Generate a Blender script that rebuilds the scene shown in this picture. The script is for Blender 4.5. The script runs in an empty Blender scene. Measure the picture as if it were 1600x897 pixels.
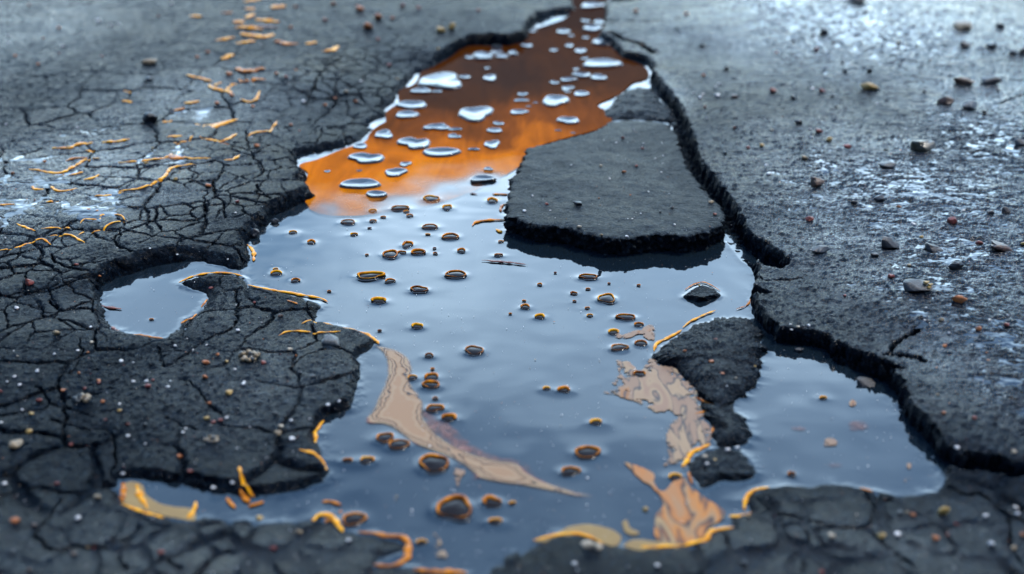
import bpy, math, random
import numpy as np
from mathutils import Vector, Matrix
random.seed(7)
rng = np.random.default_rng(11)
S = bpy.context.scene
COL = S.collection

# ------------------------------------------------------------------ camera
CH = 0.67; PITCH = math.radians(25.0); TH = 0.379
W, HH = 1600.0, 897.0
cs, sn = math.cos(PITCH), math.sin(PITCH)
def unproj(px, py, z=0.0):
    px = np.asarray(px, float); py = np.asarray(py, float)
    u = (px - W/2)/(W/2)*TH; v = (HH/2 - py)/(W/2)*TH
    dy = cs + v*sn; dz = -sn + v*cs
    dz = np.minimum(dz, -0.02)
    t = (CH - z)/(-dz)
    return u*t, dy*t
def toworld(pts, z=0.0):
    a = np.array(pts, float)
    x, y = unproj(a[:, 0], a[:, 1], z)
    return np.stack([x, y], 1)
def topix(x, y, z=0.0):
    dz = z - CH
    d = y*cs - dz*sn; v = y*sn + dz*cs
    return W/2 + (x/d)/TH*W/2, HH/2 - (v/d)/TH*W/2
OFF = {1:(0,0),2:(533,0),3:(1066,0),4:(0,300),5:(533,300),6:(1066,300),7:(0,597),8:(533,597),9:(1066,597)}
def Z(r, x, y): return (OFF[r][0]+x/2.99, OFF[r][1]+y/2.99)
def ZL(r, pts): return [Z(r, *p) for p in pts]

cam = bpy.data.cameras.new('camera'); camo = bpy.data.objects.new('camera', cam); COL.objects.link(camo)
camo.location = (0, 0, CH); camo.rotation_euler = (math.pi/2-PITCH, 0, 0)
cam.sensor_width = 36; cam.lens = 36/(2*TH); cam.clip_start = .01; cam.clip_end = 2000
fx, fy = unproj(800, 430)
cam.dof.use_dof = True
cam.dof.focus_distance = float(fy*cs + CH*sn)
cam.dof.aperture_fstop = cam.lens/1000/0.016
S.camera = camo

# ------------------------------------------------------------------ noise
def _h(ix, iy, iz, seed):
    h = (ix*374761393 + iy*668265263 + iz*2147483647 + seed*1274126177) & 0xffffffff
    h = ((h ^ (h >> 13))*1274126177) & 0xffffffff
    return (h ^ (h >> 16)) & 0xffffffff
def rnd(ix, iy, iz=0, seed=0):
    return _h(ix, iy, iz, seed).astype(np.float64)/4294967295.0
def vnoise(x, y, seed=0):
    """2D gradient noise, about -1..1"""
    xi = np.floor(x).astype(np.int64); yi = np.floor(y).astype(np.int64)
    xf = x-xi; yf = y-yi
    u = xf*xf*xf*(xf*(xf*6-15)+10); v = yf*yf*yf*(yf*(yf*6-15)+10)
    def g(ax, ay):
        a = rnd(xi+ax, yi+ay, 0, seed)*2*math.pi
        return np.cos(a)*(xf-ax) + np.sin(a)*(yf-ay)
    a = g(0, 0)*(1-u)+g(1, 0)*u; b = g(0, 1)*(1-u)+g(1, 1)*u
    return (a*(1-v)+b*v)*1.5
def fbm(x, y, o=3, seed=0):
    s = 0; a = 1
    for i in range(o):
        s = s + a*vnoise(x*2**i, y*2**i, seed+i*17); a *= .5
    return s
def vnoise3(x, y, z, seed=0):
    xi = np.floor(x).astype(np.int64); yi = np.floor(y).astype(np.int64); zi = np.floor(z).astype(np.int64)
    xf = x-xi; yf = y-yi; zf = z-zi
    s = lambda t: t*t*(3-2*t)
    u, v, w = s(xf), s(yf), s(zf)
    r = 0
    for a in (0, 1):
        for b in (0, 1):
            for c in (0, 1):
                r = r + rnd(xi+a, yi+b, zi+c, seed)*(u if a else 1-u)*(v if b else 1-v)*(w if c else 1-w)
    return r*2-1
def voro(x, y, seed=0, jit=.85):
    """distance to the nearest cell border, cell id hash"""
    xi = np.floor(x).astype(np.int64); yi = np.floor(y).astype(np.int64)
    best = np.full(x.shape, 9.0); bx = np.zeros_like(x); by = np.zeros_like(x); idv = np.zeros_like(x)
    pts = []
    for a in (-1, 0, 1):
        for b in (-1, 0, 1):
            cx = xi+a + .5+(rnd(xi+a, yi+b, 1, seed)-.5)*jit; cy = yi+b+.5+(rnd(xi+a, yi+b, 2, seed)-.5)*jit
            d = (cx-x)**2+(cy-y)**2
            m = d < best
            best = np.where(m, d, best); bx = np.where(m, cx, bx); by = np.where(m, cy, by)
            idv = np.where(m, rnd(xi+a, yi+b, 3, seed), idv)
    e = np.full(x.shape, 9.0)
    for a in (-1, 0, 1):
        for b in (-1, 0, 1):
            cx = xi+a + .5+(rnd(xi+a, yi+b, 1, seed)-.5)*jit; cy = yi+b+.5+(rnd(xi+a, yi+b, 2, seed)-.5)*jit
            dx = cx-bx; dy = cy-by; l = np.sqrt(dx*dx+dy*dy)
            ok = l > 1e-5
            l = np.where(ok, l, 1)
            dd = ((bx+cx)/2-x)*dx/l + ((by+cy)/2-y)*dy/l
            e = np.where(ok, np.minimum(e, dd), e)
    return e, idv
def sstep(a, b, x):
    t = np.clip((x-a)/(b-a), 0, 1); return t*t*(3-2*t)

# ------------------------------------------------------------------ distance fields
def seg_dist(x, y, P, closed=False, maxd=None):
    n = len(P); d = np.full(x.shape, 1e9)
    tpar = np.zeros(x.shape)
    for i in range(n if closed else n-1):
        ax, ay = P[i]; bx, by = P[(i+1) % n]
        vx, vy = bx-ax, by-ay; L = vx*vx+vy*vy+1e-18
        t = np.clip(((x-ax)*vx+(y-ay)*vy)/L, 0, 1)
        q = (x-ax-t*vx)**2+(y-ay-t*vy)**2
        m = q < d
        d = np.where(m, q, d); tpar = np.where(m, i+t, tpar)
    return np.sqrt(d), tpar/(max(1, n-1))
def inside(x, y, P):
    n = len(P); c = np.zeros(x.shape, bool)
    for i in range(n):
        ax, ay = P[i]; bx, by = P[(i+1) % n]
        if ay == by: continue
        c ^= ((ay > y) != (by > y)) & (x < (bx-ax)*(y-ay)/(by-ay)+ax)
    return c

# outline of the puddle (all connected water), traced clockwise
LEFT = [(893,-40),(893,0),(901,17),(867,22),(841,32),(829,47),(822,66),(795,74),(767,70),(734,72),(712,84),(690,97),(677,108),(650,116),(640,130),(623,147),(618,160),(600,173),(608,182),(577,194),(583,205),(566,220),(533,231),(495,240),(468,243),
 (462,258),(466,270),(482,279),(470,292),(495,308),(465,322),(431,337),(418,352),(401,367),(386,380),(391,405),(381,424),(334,415),(311,409),(281,411),(234,420),(187,434),(160,449),(157,464),(164,484),(167,500),(177,514),(194,522),(227,526),(257,529),
 (281,514),(284,500),(314,487),(324,470),(321,460),(291,449),(279,443),(310,436),(334,431),(378,434),(388,447),(435,459),(470,467),(502,476),(498,490),(495,504),(533,512),(566,522),(590,537),(574,547),(560,557),(562,587),(553,624),(545,640),(520,648),(502,656),(492,690),(508,724),(515,744),(502,754),(461,767),(388,776),(334,773),(308,766),(268,756),(230,749),(187,747),(184,766),(191,788),(214,798),(258,809),(301,814),(318,811),(365,814),(401,818),(468,814),(488,811),(502,804),(518,812),(532,831),(563,836),(633,846),(637,865),(583,884),(633,888),(690,893),(733,899),(745,915)]
RIGHT = [(767,893),(775,876),(811,861),(834,846),(870,838),(898,834),(928,841),(951,854),(984,858),(1030,857),(1066,854),(1103,845),(1109,831),(1146,824),(1140,811),(1170,804),(1163,784),(1176,768),(1206,762),(1240,760),(1267,762),(1300,758),(1344,764),(1374,771),(1420,776),(1467,771),(1476,745),(1466,722),(1446,686),(1419,662),(1405,625),(1386,600),(1340,582),(1308,568),(1290,548),(1262,540),(1217,538),(1200,520),(1180,495),(1172,470),(1178,445),(1182,430),(1175,420),(1160,408),'SLAB',(1035,176),(1022,158),(1008,132),(1021,117),(1008,97),(971,92),(958,72),(933,62),(943,43),(946,20),(939,0),(939,-40)]
def reduce_noise(P): return P
_all = LEFT+RIGHT; _k = _all.index('SLAB')
SLAB_EDGE = [(1140,366),(1133,357),(1133,340),(1122,322),(1106,304),(1090,280),(1074,262),(1072,240),(1064,228),(1060,205),(1047,188)]
WATER = np.vstack([toworld(_all[:_k]), toworld(SLAB_EDGE, .018), toworld(_all[_k+1:])])
# bank control points: px, py, height cm, wall width cm
CTRL = [(905,5,1.0,1.0),(760,50,2.4,.8),(700,80,2.0,.8),(640,120,.9,1.2),(570,200,.7,1.6),(500,235,.9,1.4),(455,265,1.7,1),(420,335,1.9,1.2),(375,385,1.5,1.3),(330,400,1.1,2.4),(250,405,1.9,1.8),(165,435,1.9,1.4),(140,485,1.2,1.0),(200,540,.6,1.5),(280,540,.5,1.6),(330,480,.7,1.6),(440,480,.8,1.2),(490,500,.7,1),(585,540,.7,.6),(545,600,1.1,.6),(490,690,.9,.6),(400,755,.9,.6),(250,740,1.0,.6),(175,770,.6,.8),(250,820,.4,1),(450,830,.4,1),(620,875,.3,1),(800,885,.4,1),(900,855,.5,1),(1000,870,.4,1),(1120,860,.4,1),(1180,800,.5,.8),(1300,775,.5,.8),(1420,790,.5,1),(1480,780,.7,.6),
 (1490,690,2.1,.35),(1430,610,2.0,.35),(1330,540,1.9,.35),(1250,500,1.8,.35),(1200,450,1.7,.4),(1230,400,2.2,.5),(1170,320,2.7,.4),(1120,220,2.5,.4),(1075,150,2.0,.5),(1030,85,1.3,.7),(960,30,1.3,.7),(1600,710,2.2,.4),(1540,790,.9,.6),(1620,810,.9,.6),
 (100,600,.9,1),(60,350,2.1,1),(280,280,2.2,1),(1500,300,2.6,1),(1400,500,2.6,.6),(1250,250,2.6,.6),(1400,100,2.6,1),(1150,60,2.3,1),(300,100,2.2,1),(500,120,2.2,1),(0,850,.8,1),(1500,880,.8,1),(300,880,.6,1),(300,650,1.0,1)]
CT = toworld([(c[0], c[1]) for c in CTRL]); CV = np.array([(c[2]/100, c[3]/100) for c in CTRL])
def bank(x, y):
    num = 0; num2 = 0; den = 0
    for (cx, cy), (h, w) in zip(CT, CV):
        wt = 1.0/(((x-cx)**2+((y-cy)*.8)**2)+1e-4)**2
        num = num+wt*h; num2 = num2+wt*w; den = den+wt
    return num/den, num2/den
# fissures and cracks: points px, half width px (photo pixels at that place), depth cm
FISS = [
 ([(940,-10),(960,6),(990,4),(1010,-10)], 11, 2.0),
 ([(955,62),(975,72),(998,78),(1021,92)], 4, 1.4),
 ([(1466,722),(1490,736),(1534,741),(1568,748),(1620,762)], 12, 2.0),
 ([(1308,560),(1334,574),(1374,588),(1400,600)], 5, 1.8),
 ([(1387,575),(1400,560),(1420,550),(1440,537)], 3.0, 1.0),
 ([(1385,580),(1410,582),(1440,590)], 4, 1.2),
 ([(1008,112),(1028,137),(1048,165),(1057,190),(1066,212),(1073,238),(1083,262),(1099,287),(1117,310),(1134,332),(1144,354),(1162,374),(1190,391),(1212,408)], 15, 2.3),
 ([(1176,470),(1192,478)], 6, 2.0),
]
CR = [(4,[(0,365),(90,345),(180,325),(240,305)],4),(4,[(0,535),(60,530),(130,515),(250,510),(330,480),(420,460),(480,470)],5),(4,[(240,550),(290,590),(380,580),(480,590)],8),
 (4,[(740,130),(740,180),(650,220),(590,240),(540,270),(560,310),(620,340)],6),(4,[(960,110),(970,150),(900,185),(760,185)],5),(4,[(1000,0),(1010,70),(1050,110),(1060,170)],5),
 (4,[(745,750),(770,830),(850,790),(930,730),(1000,690),(1080,660),(1110,600),(1110,480)],6),(4,[(385,720),(380,800),(330,880)],4),(4,[(1520,770),(1420,810),(1360,860)],4),
 (4,[(250,350),(280,390),(340,420),(420,430)],5),(4,[(240,300),(330,240),(440,235),(570,240)],3),
 (4,[(0,95),(60,105),(150,100)],3),(4,[(1200,20),(1230,60),(1270,90)],4),
 (7,[(0,190),(100,170),(210,150),(230,110),(180,50)],6),(7,[(230,125),(350,160),(430,190)],5),(7,[(160,740),(210,690),(280,570)],7),(7,[(160,740),(250,810),(400,790),(520,770),(600,740),(650,690)],8),
 (7,[(640,700),(560,830),(590,890)],9),(7,[(780,860),(850,897)],8),(7,[(240,200),(400,250),(520,270),(540,400),(510,450)],5),(7,[(780,200),(860,240),(920,260)],4),(7,[(860,20),(920,60),(1000,150),(1060,200)],4),(7,[(0,560),(150,520),(300,540),(500,520)],6),
 (9,[(210,720),(230,800),(330,850)],9),(9,[(340,560),(420,620),(560,650),(700,690),(800,700),(870,690)],8),(9,[(870,700),(900,600),(980,550)],7),(9,[(870,700),(940,780),(1000,830),(1080,890)],8),(9,[(1200,500),(1300,550),(1400,570),(1500,640),(1597,700)],7),(9,[(1520,650),(1540,800),(1590,890)],6),(9,[(900,600),(860,540)],6),(9,[(560,650),(600,760),(560,897)],6),
 (2,[(1255,125),(1400,130),(1594,125)],4),(1,[(1594,320),(1500,400),(1430,520)],4),(1,[(1460,600),(1520,560),(1594,480)],4),(1,[(1150,650),(1170,740),(1230,840),(1190,890)],4),
 (6,[(340,430),(380,470),(470,470),(560,465)],4),(3,[(1440,570),(1490,545),(1597,500)],4),
 (5,[(0,0),(1,1)],0)]
def pxscale(px, py):
    x0, _ = unproj(px-.5, py); x1, _ = unproj(px+.5, py); return float(x1-x0)
def catmull(P, n=6):
    P = [np.array(p, float) for p in P]
    if len(P) < 3: 
        return np.array([P[0]*(1-t)+P[-1]*t for t in np.linspace(0, 1, n+1)])
    Q = [2*P[0]-P[1]]+P+[2*P[-1]-P[-2]]; out = []
    for i in range(1, len(Q)-2):
        for k in range(n):
            t = k/n
            out.append(.5*((2*Q[i])+(-Q[i-1]+Q[i+1])*t+(2*Q[i-1]-5*Q[i]+4*Q[i+1]-Q[i+2])*t*t+(-Q[i-1]+3*Q[i]-3*Q[i+1]+Q[i+2])*t**3))
    out.append(P[-1]); return np.array(out)

def local(x, y, P, pad):
    lo = P.min(0)-pad; hi = P.max(0)+pad
    return np.nonzero((x > lo[0]) & (x < hi[0]) & (y > lo[1]) & (y < hi[1]))[0]

def gblob(x, y, px, py, rx, ry):
    """soft mask, centre and radii in metres on the road around a traced place"""
    cx, cy = unproj(px, py); sx = pxscale(px, py)*rx
    _, y0 = unproj(px, py-ry); _, y1 = unproj(px, py+ry); sy = abs(float(y0-y1))/2
    return np.exp(-(((x-cx)/sx)**2+((y-cy)/sy)**2))
def film_mask(x, y):
    r = 0
    for b in [(1420,330,170,75),(1500,420,110,50),(1290,290,50,18),(1450,480,90,40),(1560,250,130,60),(1330,60,170,60),(1560,560,80,60),(1230,20,90,40),(1420,525,35,16),(1580,640,60,60)]:
        r = np.maximum(r, gblob(x, y, *b))
    l = 0
    for b in [(130,350,90,22),(60,300,80,18),(300,195,60,12),(260,262,80,14),(180,330,60,22),(60,270,70,16),(140,225,60,10),(20,350,60,30),(975,165,30,16),(720,130,30,14)]:
        l = np.maximum(l, gblob(x, y, *b))
    return r, l

FISSW = [(toworld(catmull(p, 5), .018 if p[0] == (1008,112) else 0), w*pxscale(*p[len(p)//2]), d/100) for p, w, d in FISS]
CRW = [(toworld(catmull(ZL(r, p), 5)), w/2.99*pxscale(*Z(r, *p[len(p)//2]))) for r, p, w in CR if w]

class Field:
    """bilinear lookup of an expensive smooth function; direct outside the grid"""
    def __init__(s, f, x0, x1, y0, y1, st):
        s.x0, s.y0, s.st = x0, y0, st
        gx = np.arange(x0, x1+st, st); gy = np.arange(y0, y1+st, st)
        X, Y = np.meshgrid(gx, gy); s.a = f(X, Y); s.f = f
        s.nx, s.ny = len(gx), len(gy)
    def __call__(s, x, y):
        u = np.clip((x-s.x0)/s.st, 0, s.nx-1.001); v = np.clip((y-s.y0)/s.st, 0, s.ny-1.001)
        i = u.astype(np.int64); j = v.astype(np.int64); fu = u-i; fv = v-j
        return (s.a[j, i]*(1-fu)+s.a[j, i+1]*fu)*(1-fv)+(s.a[j+1, i]*(1-fu)+s.a[j+1, i+1]*fu)*fv
def _sd(x, y):
    d, _ = seg_dist(x, y, WATER, True)
    return np.where(inside(x, y, WATER), -d, d)
SDF = Field(_sd, -1.3, 1.3, .75, 3.6, .004)
BH = Field(lambda x, y: bank(x, y)[0], -1.3, 1.3, .7, 3.6, .012)
BW = Field(lambda x, y: bank(x, y)[1], -1.3, 1.3, .7, 3.6, .012)
def ground(x, y, detail=True):
    """height of the broken road, and of the smooth plateau under its roughness"""
    sh = x.shape; x = x.ravel().astype(float); y = y.ravel().astype(float)
    # ragged edge
    w1 = vnoise(x*90, y*90, 5)*.0024+vnoise(x*230, y*230, 7)*.0013+vnoise(x*30, y*30, 3)*.002
    w2 = vnoise(x*90, y*90, 6)*.0024+vnoise(x*230, y*230, 8)*.0013+vnoise(x*30, y*30, 4)*.002
    xx = x+w1; yy = y+w2
    d = SDF(xx, yy)
    b = BH(x, y); w = BW(x, y)
    plat = b+fbm(x*9, y*9, 2, 41)*.0012
    rm, lm = film_mask(x, y)
    # roughness
    if detail:
        # the wet right side is churned and low, with flat ridges
        r = fbm(x*38, y*62, 4, 21)*.0019+vnoise(x*190, y*230, 22)*.00035
        stone = np.abs(vnoise(x*150, y*150, 3))*.0011
        sel = sstep(-.1, .4, vnoise(x*22, y*22, 77))
        r = r*(.35+.9*np.clip(rm+lm*.6, 0, 1)) + stone*(.25+.6*sel)
        r += vnoise(x*420, y*420, 31)*.00032+vnoise(x*210, y*210, 33)*.00065+vnoise(x*100, y*120, 34)*.0008+np.abs(vnoise(x*260, y*260, 40))*.0007-np.maximum(vnoise(x*130, y*130, 35)-.35, 0)*.0030*sstep(-.3, .4, vnoise(x*18, y*18, 39))+np.maximum(vnoise(x*95, y*95, 38)-.4, 0)*.003
        r += (np.abs(vnoise(x*60+3, y*130, 36))*.0030+np.abs(vnoise(x*140+3, y*260, 37))*.0016)*np.clip(rm*1.3, 0, 1)
        _, py0 = topix(x, y); r *= 1-.6*sstep(690, 800, py0)
        # crazing: flat plates parted by thin deep cracks
        qx = x+vnoise(x*26, y*26, 51)*.006+vnoise(x*90, y*90, 53)*.0022+vnoise(x*300, y*300, 57)*.0005; qy = y+vnoise(x*26, y*26, 52)*.006+vnoise(x*90, y*90, 54)*.0022+vnoise(x*300, y*300, 58)*.0005
        px, py = topix(x, y)
        sup = 1-np.clip(rm*1.6, 0, 1)
        left = np.clip(sstep(760, 560, px)*sstep(60, 130, py)+sstep(740, 800, py), 0, 1)
        fine = np.clip(gblob(x, y, 300, 350, 190, 90)+gblob(x, y, 560, 150, 110, 80)*1.1+gblob(x, y, 60, 480, 120, 60)+gblob(x, y, 450, 300, 110, 70)+gblob(x, y, 1350, 850, 200, 60)*.6+gblob(x, y, 400, 870, 300, 60)*.7, 0, 1)
        str1 = left*(1-.85*gblob(x, y, 150, 90, 330, 110))*sstep(-.45, .25, vnoise(x*7, y*7, 71)+.12)*(1-.85*gblob(x, y, 350, 620, 230, 100))*sup
        str2 = np.clip(fine*1.4, 0, 1)*sstep(-.6, .1, vnoise(x*11, y*11, 73))*sup
        near = sstep(650, 820, py)
        for msk, sc1, sc2, sd, wd, dep, dome, til in ((str1, 13, 11, 61, 1.0, .0075, .0012, .0020), (str2, 27, 23, 67, .6, .0050, .0006, .0009)):
            k_ = np.nonzero(msk > .02)[0]
            if len(k_) == 0: continue
            e1, id1 = voro(qx[k_]*sc1, qy[k_]*sc2, sd, .9); e1 = e1/(sc1*.96)
            cw = (.0008+.0008*np.clip(vnoise(x[k_]*15, y[k_]*15, 75)+.8, 0, 2))*wd*(1+2.2*near[k_])
            r[k_] = r[k_]*(1-.45*msk[k_]) - (dep*np.exp(-(e1/cw)**2)+dome*np.exp(-e1/.003))*msk[k_] + (id1-.5)*til*msk[k_]
        for P, hw in CRW:
            ix = local(x, y, P, .03)
            if len(ix) == 0: continue
            dd, _ = seg_dist(qx[ix]*.35+xx[ix]*.65, qy[ix]*.35+yy[ix]*.65, P)
            r[ix] -= .009*np.exp(-(dd/(hw*.7))**2)+.0012*np.exp(-dd/.005)
    else:
        r = np.zeros_like(x)
    hw_ = w*(1+.35*vnoise(x*45, y*45, 81))
    t = np.clip(d/hw_, 0, 1)
    prof = np.where(t < .75, t*1.12, .84+(t-.75)*.64)
    lip = (1-np.exp(-np.maximum(d, 0)/.004))
    z = plat*prof+r*(.25+.75*lip)
    z = np.where(d < 0, np.maximum(-.02, d*1.3-.0006), np.maximum(z, -.0006+np.minimum(d*.12, .0022)))
    for P, hw, dep in FISSW:
        ix = local(x, y, P, .06)
        if len(ix) == 0: continue
        dd, tp = seg_dist(xx[ix]+vnoise(x[ix]*60, y[ix]*60, 91)*.003, yy[ix]+vnoise(x[ix]*60, y[ix]*60, 92)*.002, P)
        k = 1-sstep(hw*.75, hw*1.25+.001, dd)
        z[ix] = z[ix]-dep*k*(1+.25*vnoise(x[ix]*110, y[ix]*110, 93))
    return z.reshape(sh), plat.reshape(sh), d.reshape(sh)

# ------------------------------------------------------------------ helpers for objects
def setk(o, kind=None, label=None, cat=None, group=None):
    if kind: o['kind'] = kind
    if label: o['label'] = label
    if cat: o['category'] = cat
    if group: o['group'] = group
    return o
def mesh_np(name, V, F, mats, smooth=True, matidx=None):
    me = bpy.data.meshes.new(name)
    V = np.asarray(V, np.float32); F = np.asarray(F, np.int32)
    n = F.shape[1]
    me.vertices.add(len(V)); me.vertices.foreach_set('co', V.ravel())
    me.loops.add(F.size); me.loops.foreach_set('vertex_index', F.ravel())
    me.polygons.add(len(F)); me.polygons.foreach_set('loop_start', np.arange(0, F.size, n, dtype=np.int32))
    me.polygons.foreach_set('loop_total', np.full(len(F), n, np.int32))
    if matidx is not None: me.polygons.foreach_set('material_index', np.asarray(matidx, np.int32))
    me.polygons.foreach_set('use_smooth', np.full(len(F), smooth, bool))
    for m in (mats if isinstance(mats, (list, tuple)) else [mats]): me.materials.append(m)
    me.update(calc_edges=True); me.validate()
    return me
def obj(name, me, parent=None):
    o = bpy.data.objects.new(name, me); COL.objects.link(o)
    if parent: o.parent = parent
    return o
def gridfaces(nr, nc, mask=None):
    i = np.arange(nr-1)[:, None]*nc+np.arange(nc-1)[None, :]
    F = np.stack([i, i+1, i+nc+1, i+nc], -1).reshape(-1, 4)
    if mask is not None:
        m = mask.ravel()
        F = F[m[F].all(1)]
    return F
def compact(V, F):
    used = np.unique(F); mp = np.full(len(V), -1, np.int64); mp[used] = np.arange(len(used))
    return V[used], mp[F], used

# ------------------------------------------------------------------ materials
def mat(name):
    m = bpy.data.materials.new(name); m.use_nodes = True
    nt = m.node_tree; b = nt.nodes['Principled BSDF']
    return m, nt, b
def N(nt, t, **k):
    n = nt.nodes.new(t)
    for a, v in k.items():
        if a.startswith('i_'): n.inputs[a[2:].replace('_', ' ')].default_value = v
        else: setattr(n, a, v)
    return n
def L(nt, a, b): nt.links.new(a, b)
def ramp(nt, fac, stops):
    r = nt.nodes.new('ShaderNodeValToRGB'); e = r.color_ramp.elements
    while len(e) < len(stops): e.new(.5)
    for q, (p, c) in zip(e, stops): q.position = p; q.color = (*c, 1) if len(c) == 3 else c
    L(nt, fac, r.inputs[0]); return r
def noise(nt, co, scale, detail=3, rough=.55, dist=0):
    n = nt.nodes.new('ShaderNodeTexNoise'); n.inputs['Scale'].default_value = scale
    n.inputs['Detail'].default_value = detail; n.inputs['Roughness'].default_value = rough; n.inputs['Distortion'].default_value = dist
    L(nt, co, n.inputs['Vector']); return n.outputs[0]

def asphalt(name, c0, c1, r0, r1, bumpd=.5, fine=1.0, spec=.5, ior=1.2, wet=None):
    m, nt, b = mat(name)
    tc = nt.nodes.new('ShaderNodeNewGeometry'); co = tc.outputs['Position']
    n1 = noise(nt, co, 35, 5, .65); n2 = noise(nt, co, 700, 3, .6)
    mx = nt.nodes.new('ShaderNodeMath'); mx.operation = 'MULTIPLY_ADD'; mx.inputs[1].default_value = .55
    L(nt, n2, mx.inputs[0]); L(nt, n1, mx.inputs[2])
    cr = ramp(nt, mx.outputs[0], [(.45, c0), (.95, c1)])
    vo = nt.nodes.new('ShaderNodeTexVoronoi'); vo.inputs['Scale'].default_value = 330; L(nt, co, vo.inputs['Vector'])
    sp = nt.nodes.new('ShaderNodeSeparateColor'); L(nt, vo.outputs['Color'], sp.inputs[0])
    ag = ramp(nt, sp.outputs[0], [(.0, (.35, .35, .38)), (.45, (.8, .8, .8)), (.86, (1.3, 1.3, 1.3)), (.93, (3.2, 3.0, 2.7)), (.98, (5, 3.5, 2.3))])
    mg = nt.nodes.new('ShaderNodeMix'); mg.data_type = 'RGBA'; mg.blend_type = 'MULTIPLY'; mg.inputs['Factor'].default_value = 1
    L(nt, cr.outputs[0], mg.inputs['A']); L(nt, ag.outputs[0], mg.inputs['B']); L(nt, mg.outputs['Result'], b.inputs['Base Color'])
    n3 = noise(nt, co, 14, 5, .6, .6); n5 = noise(nt, co, 420, 2, .6)
    m2 = nt.nodes.new('ShaderNodeMath'); m2.operation = 'MULTIPLY_ADD'; m2.inputs[1].default_value = .4
    L(nt, n5, m2.inputs[0]); L(nt, n3, m2.inputs[2])
    rr = ramp(nt, m2.outputs[0], [(.5, (r0,)*3), (.85, (r1,)*3)]); L(nt, rr.outputs[0], b.inputs['Roughness'])
    n4 = noise(nt, co, 900*fine, 4, .7); n6 = noise(nt, co, 210*fine, 4, .7)
    bp = N(nt, 'ShaderNodeBump'); bp.inputs['Strength'].default_value = bumpd; bp.inputs['Distance'].default_value = .0012
    bp2 = N(nt, 'ShaderNodeBump'); bp2.inputs['Strength'].default_value = bumpd; bp2.inputs['Distance'].default_value = .004
    L(nt, n6, bp2.inputs['Height']); L(nt, n4, bp.inputs['Height']); L(nt, bp2.outputs[0], bp.inputs['Normal']); L(nt, bp.outputs[0], b.inputs['Normal'])
    b.inputs['Coat IOR'].default_value = 1.4; b.inputs['Coat Roughness'].default_value = .08; L(nt, bp2.outputs[0], b.inputs['Coat Normal'])
    if wet is None:
        at = N(nt, 'ShaderNodeAttribute'); at.attribute_name = 'wet'
        mw = N(nt, 'ShaderNodeMath', operation='MULTIPLY'); mw.inputs[1].default_value = 1.0; L(nt, at.outputs['Fac'], mw.inputs[0]); L(nt, mw.outputs[0], b.inputs['Coat Weight'])
    else: b.inputs['Coat Weight'].default_value = wet
    b.inputs['IOR'].default_value = ior; b.inputs['Specular IOR Level'].default_value = .5
    return m
M_road = asphalt('wet_asphalt', (.0005, .0017, .0038), (.0022, .0060, .0122), .12, .32, 1.0, 1, .22, 1.085)
M_slab = asphalt('slab_asphalt', (.0025, .0055, .0098), (.0085, .0142, .0215), .25, .5, 1.0, 1.3, .2, 1.13, .10)
M_chunk = asphalt('chunk_asphalt', (.001, .0026, .005), (.005, .0095, .0155), .12, .33, 1, 1, .22, 1.10, .22)

def water_mat(name, base, bump=.0, sc=9):
    m, nt, b = mat(name)
    b.inputs['Base Color'].default_value = (*base, 1); b.inputs['Roughness'].default_value = .03; b.inputs['IOR'].default_value = 1.5
    tc = nt.nodes.new('ShaderNodeNewGeometry')
    n = noise(nt, tc.outputs['Position'], sc, 2, .5)
    bp = N(nt, 'ShaderNodeBump'); bp.inputs['Strength'].default_value = bump; bp.inputs['Distance'].default_value = .004
    L(nt, n, bp.inputs['Height']); L(nt, bp.outputs[0], b.inputs['Normal'])
    return m
M_water = water_mat('puddle_water', (.006, .012, .018), .32)
M_film = water_mat('film_water', (.006, .009, .013), .6, 45)

def glossy(name, col, rough=.12, ior=1.45, spec=.5, var=None, scale=120, bump=0, coat=0):
    m, nt, b = mat(name)
    b.inputs['Roughness'].default_value = rough; b.inputs['IOR'].default_value = ior; b.inputs['Specular IOR Level'].default_value = spec
    b.inputs['Coat Weight'].default_value = coat; b.inputs['Coat Roughness'].default_value = .05
    tc = nt.nodes.new('ShaderNodeNewGeometry')
    if var:
        n = noise(nt, tc.outputs['Position'], scale, 4, .6)
        r = ramp(nt, n, [(.35, var), (.62, col)]); L(nt, r.outputs[0], b.inputs['Base Color'])
    else: b.inputs['Base Color'].default_value = (*col, 1)
    if bump:
        n = noise(nt, tc.outputs['Position'], scale*2.5, 4, .6)
        bp = N(nt, 'ShaderNodeBump'); bp.inputs['Strength'].default_value = .6; bp.inputs['Distance'].default_value = bump
        L(nt, n, bp.inputs['Height']); L(nt, bp.outputs[0], b.inputs['Normal'])
    return m
M_amber = glossy('amber_oil', (.72, .23, .003), .12, 1.15, .5, (.16, .035, .002), 110, 0, .12)
M_yellow = glossy('yellow_oil', (.92, .42, .006), .12, 1.15, .5, (.62, .19, .003), 110, 0, .12)
M_rust = glossy('rusty_oil', (.22, .06, .02), .25, 1.45, .5, (.09, .02, .008), 200)
M_bead = glossy('dark_bead', (.012, .006, .003), .06, 1.2, .5)
M_pale = glossy('clear_drop', (.03, .035, .04), .05, 1.55, .6)
M_brownrim = glossy('brown_rim', (.05, .014, .003), .15, 1.4, .3)
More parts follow.
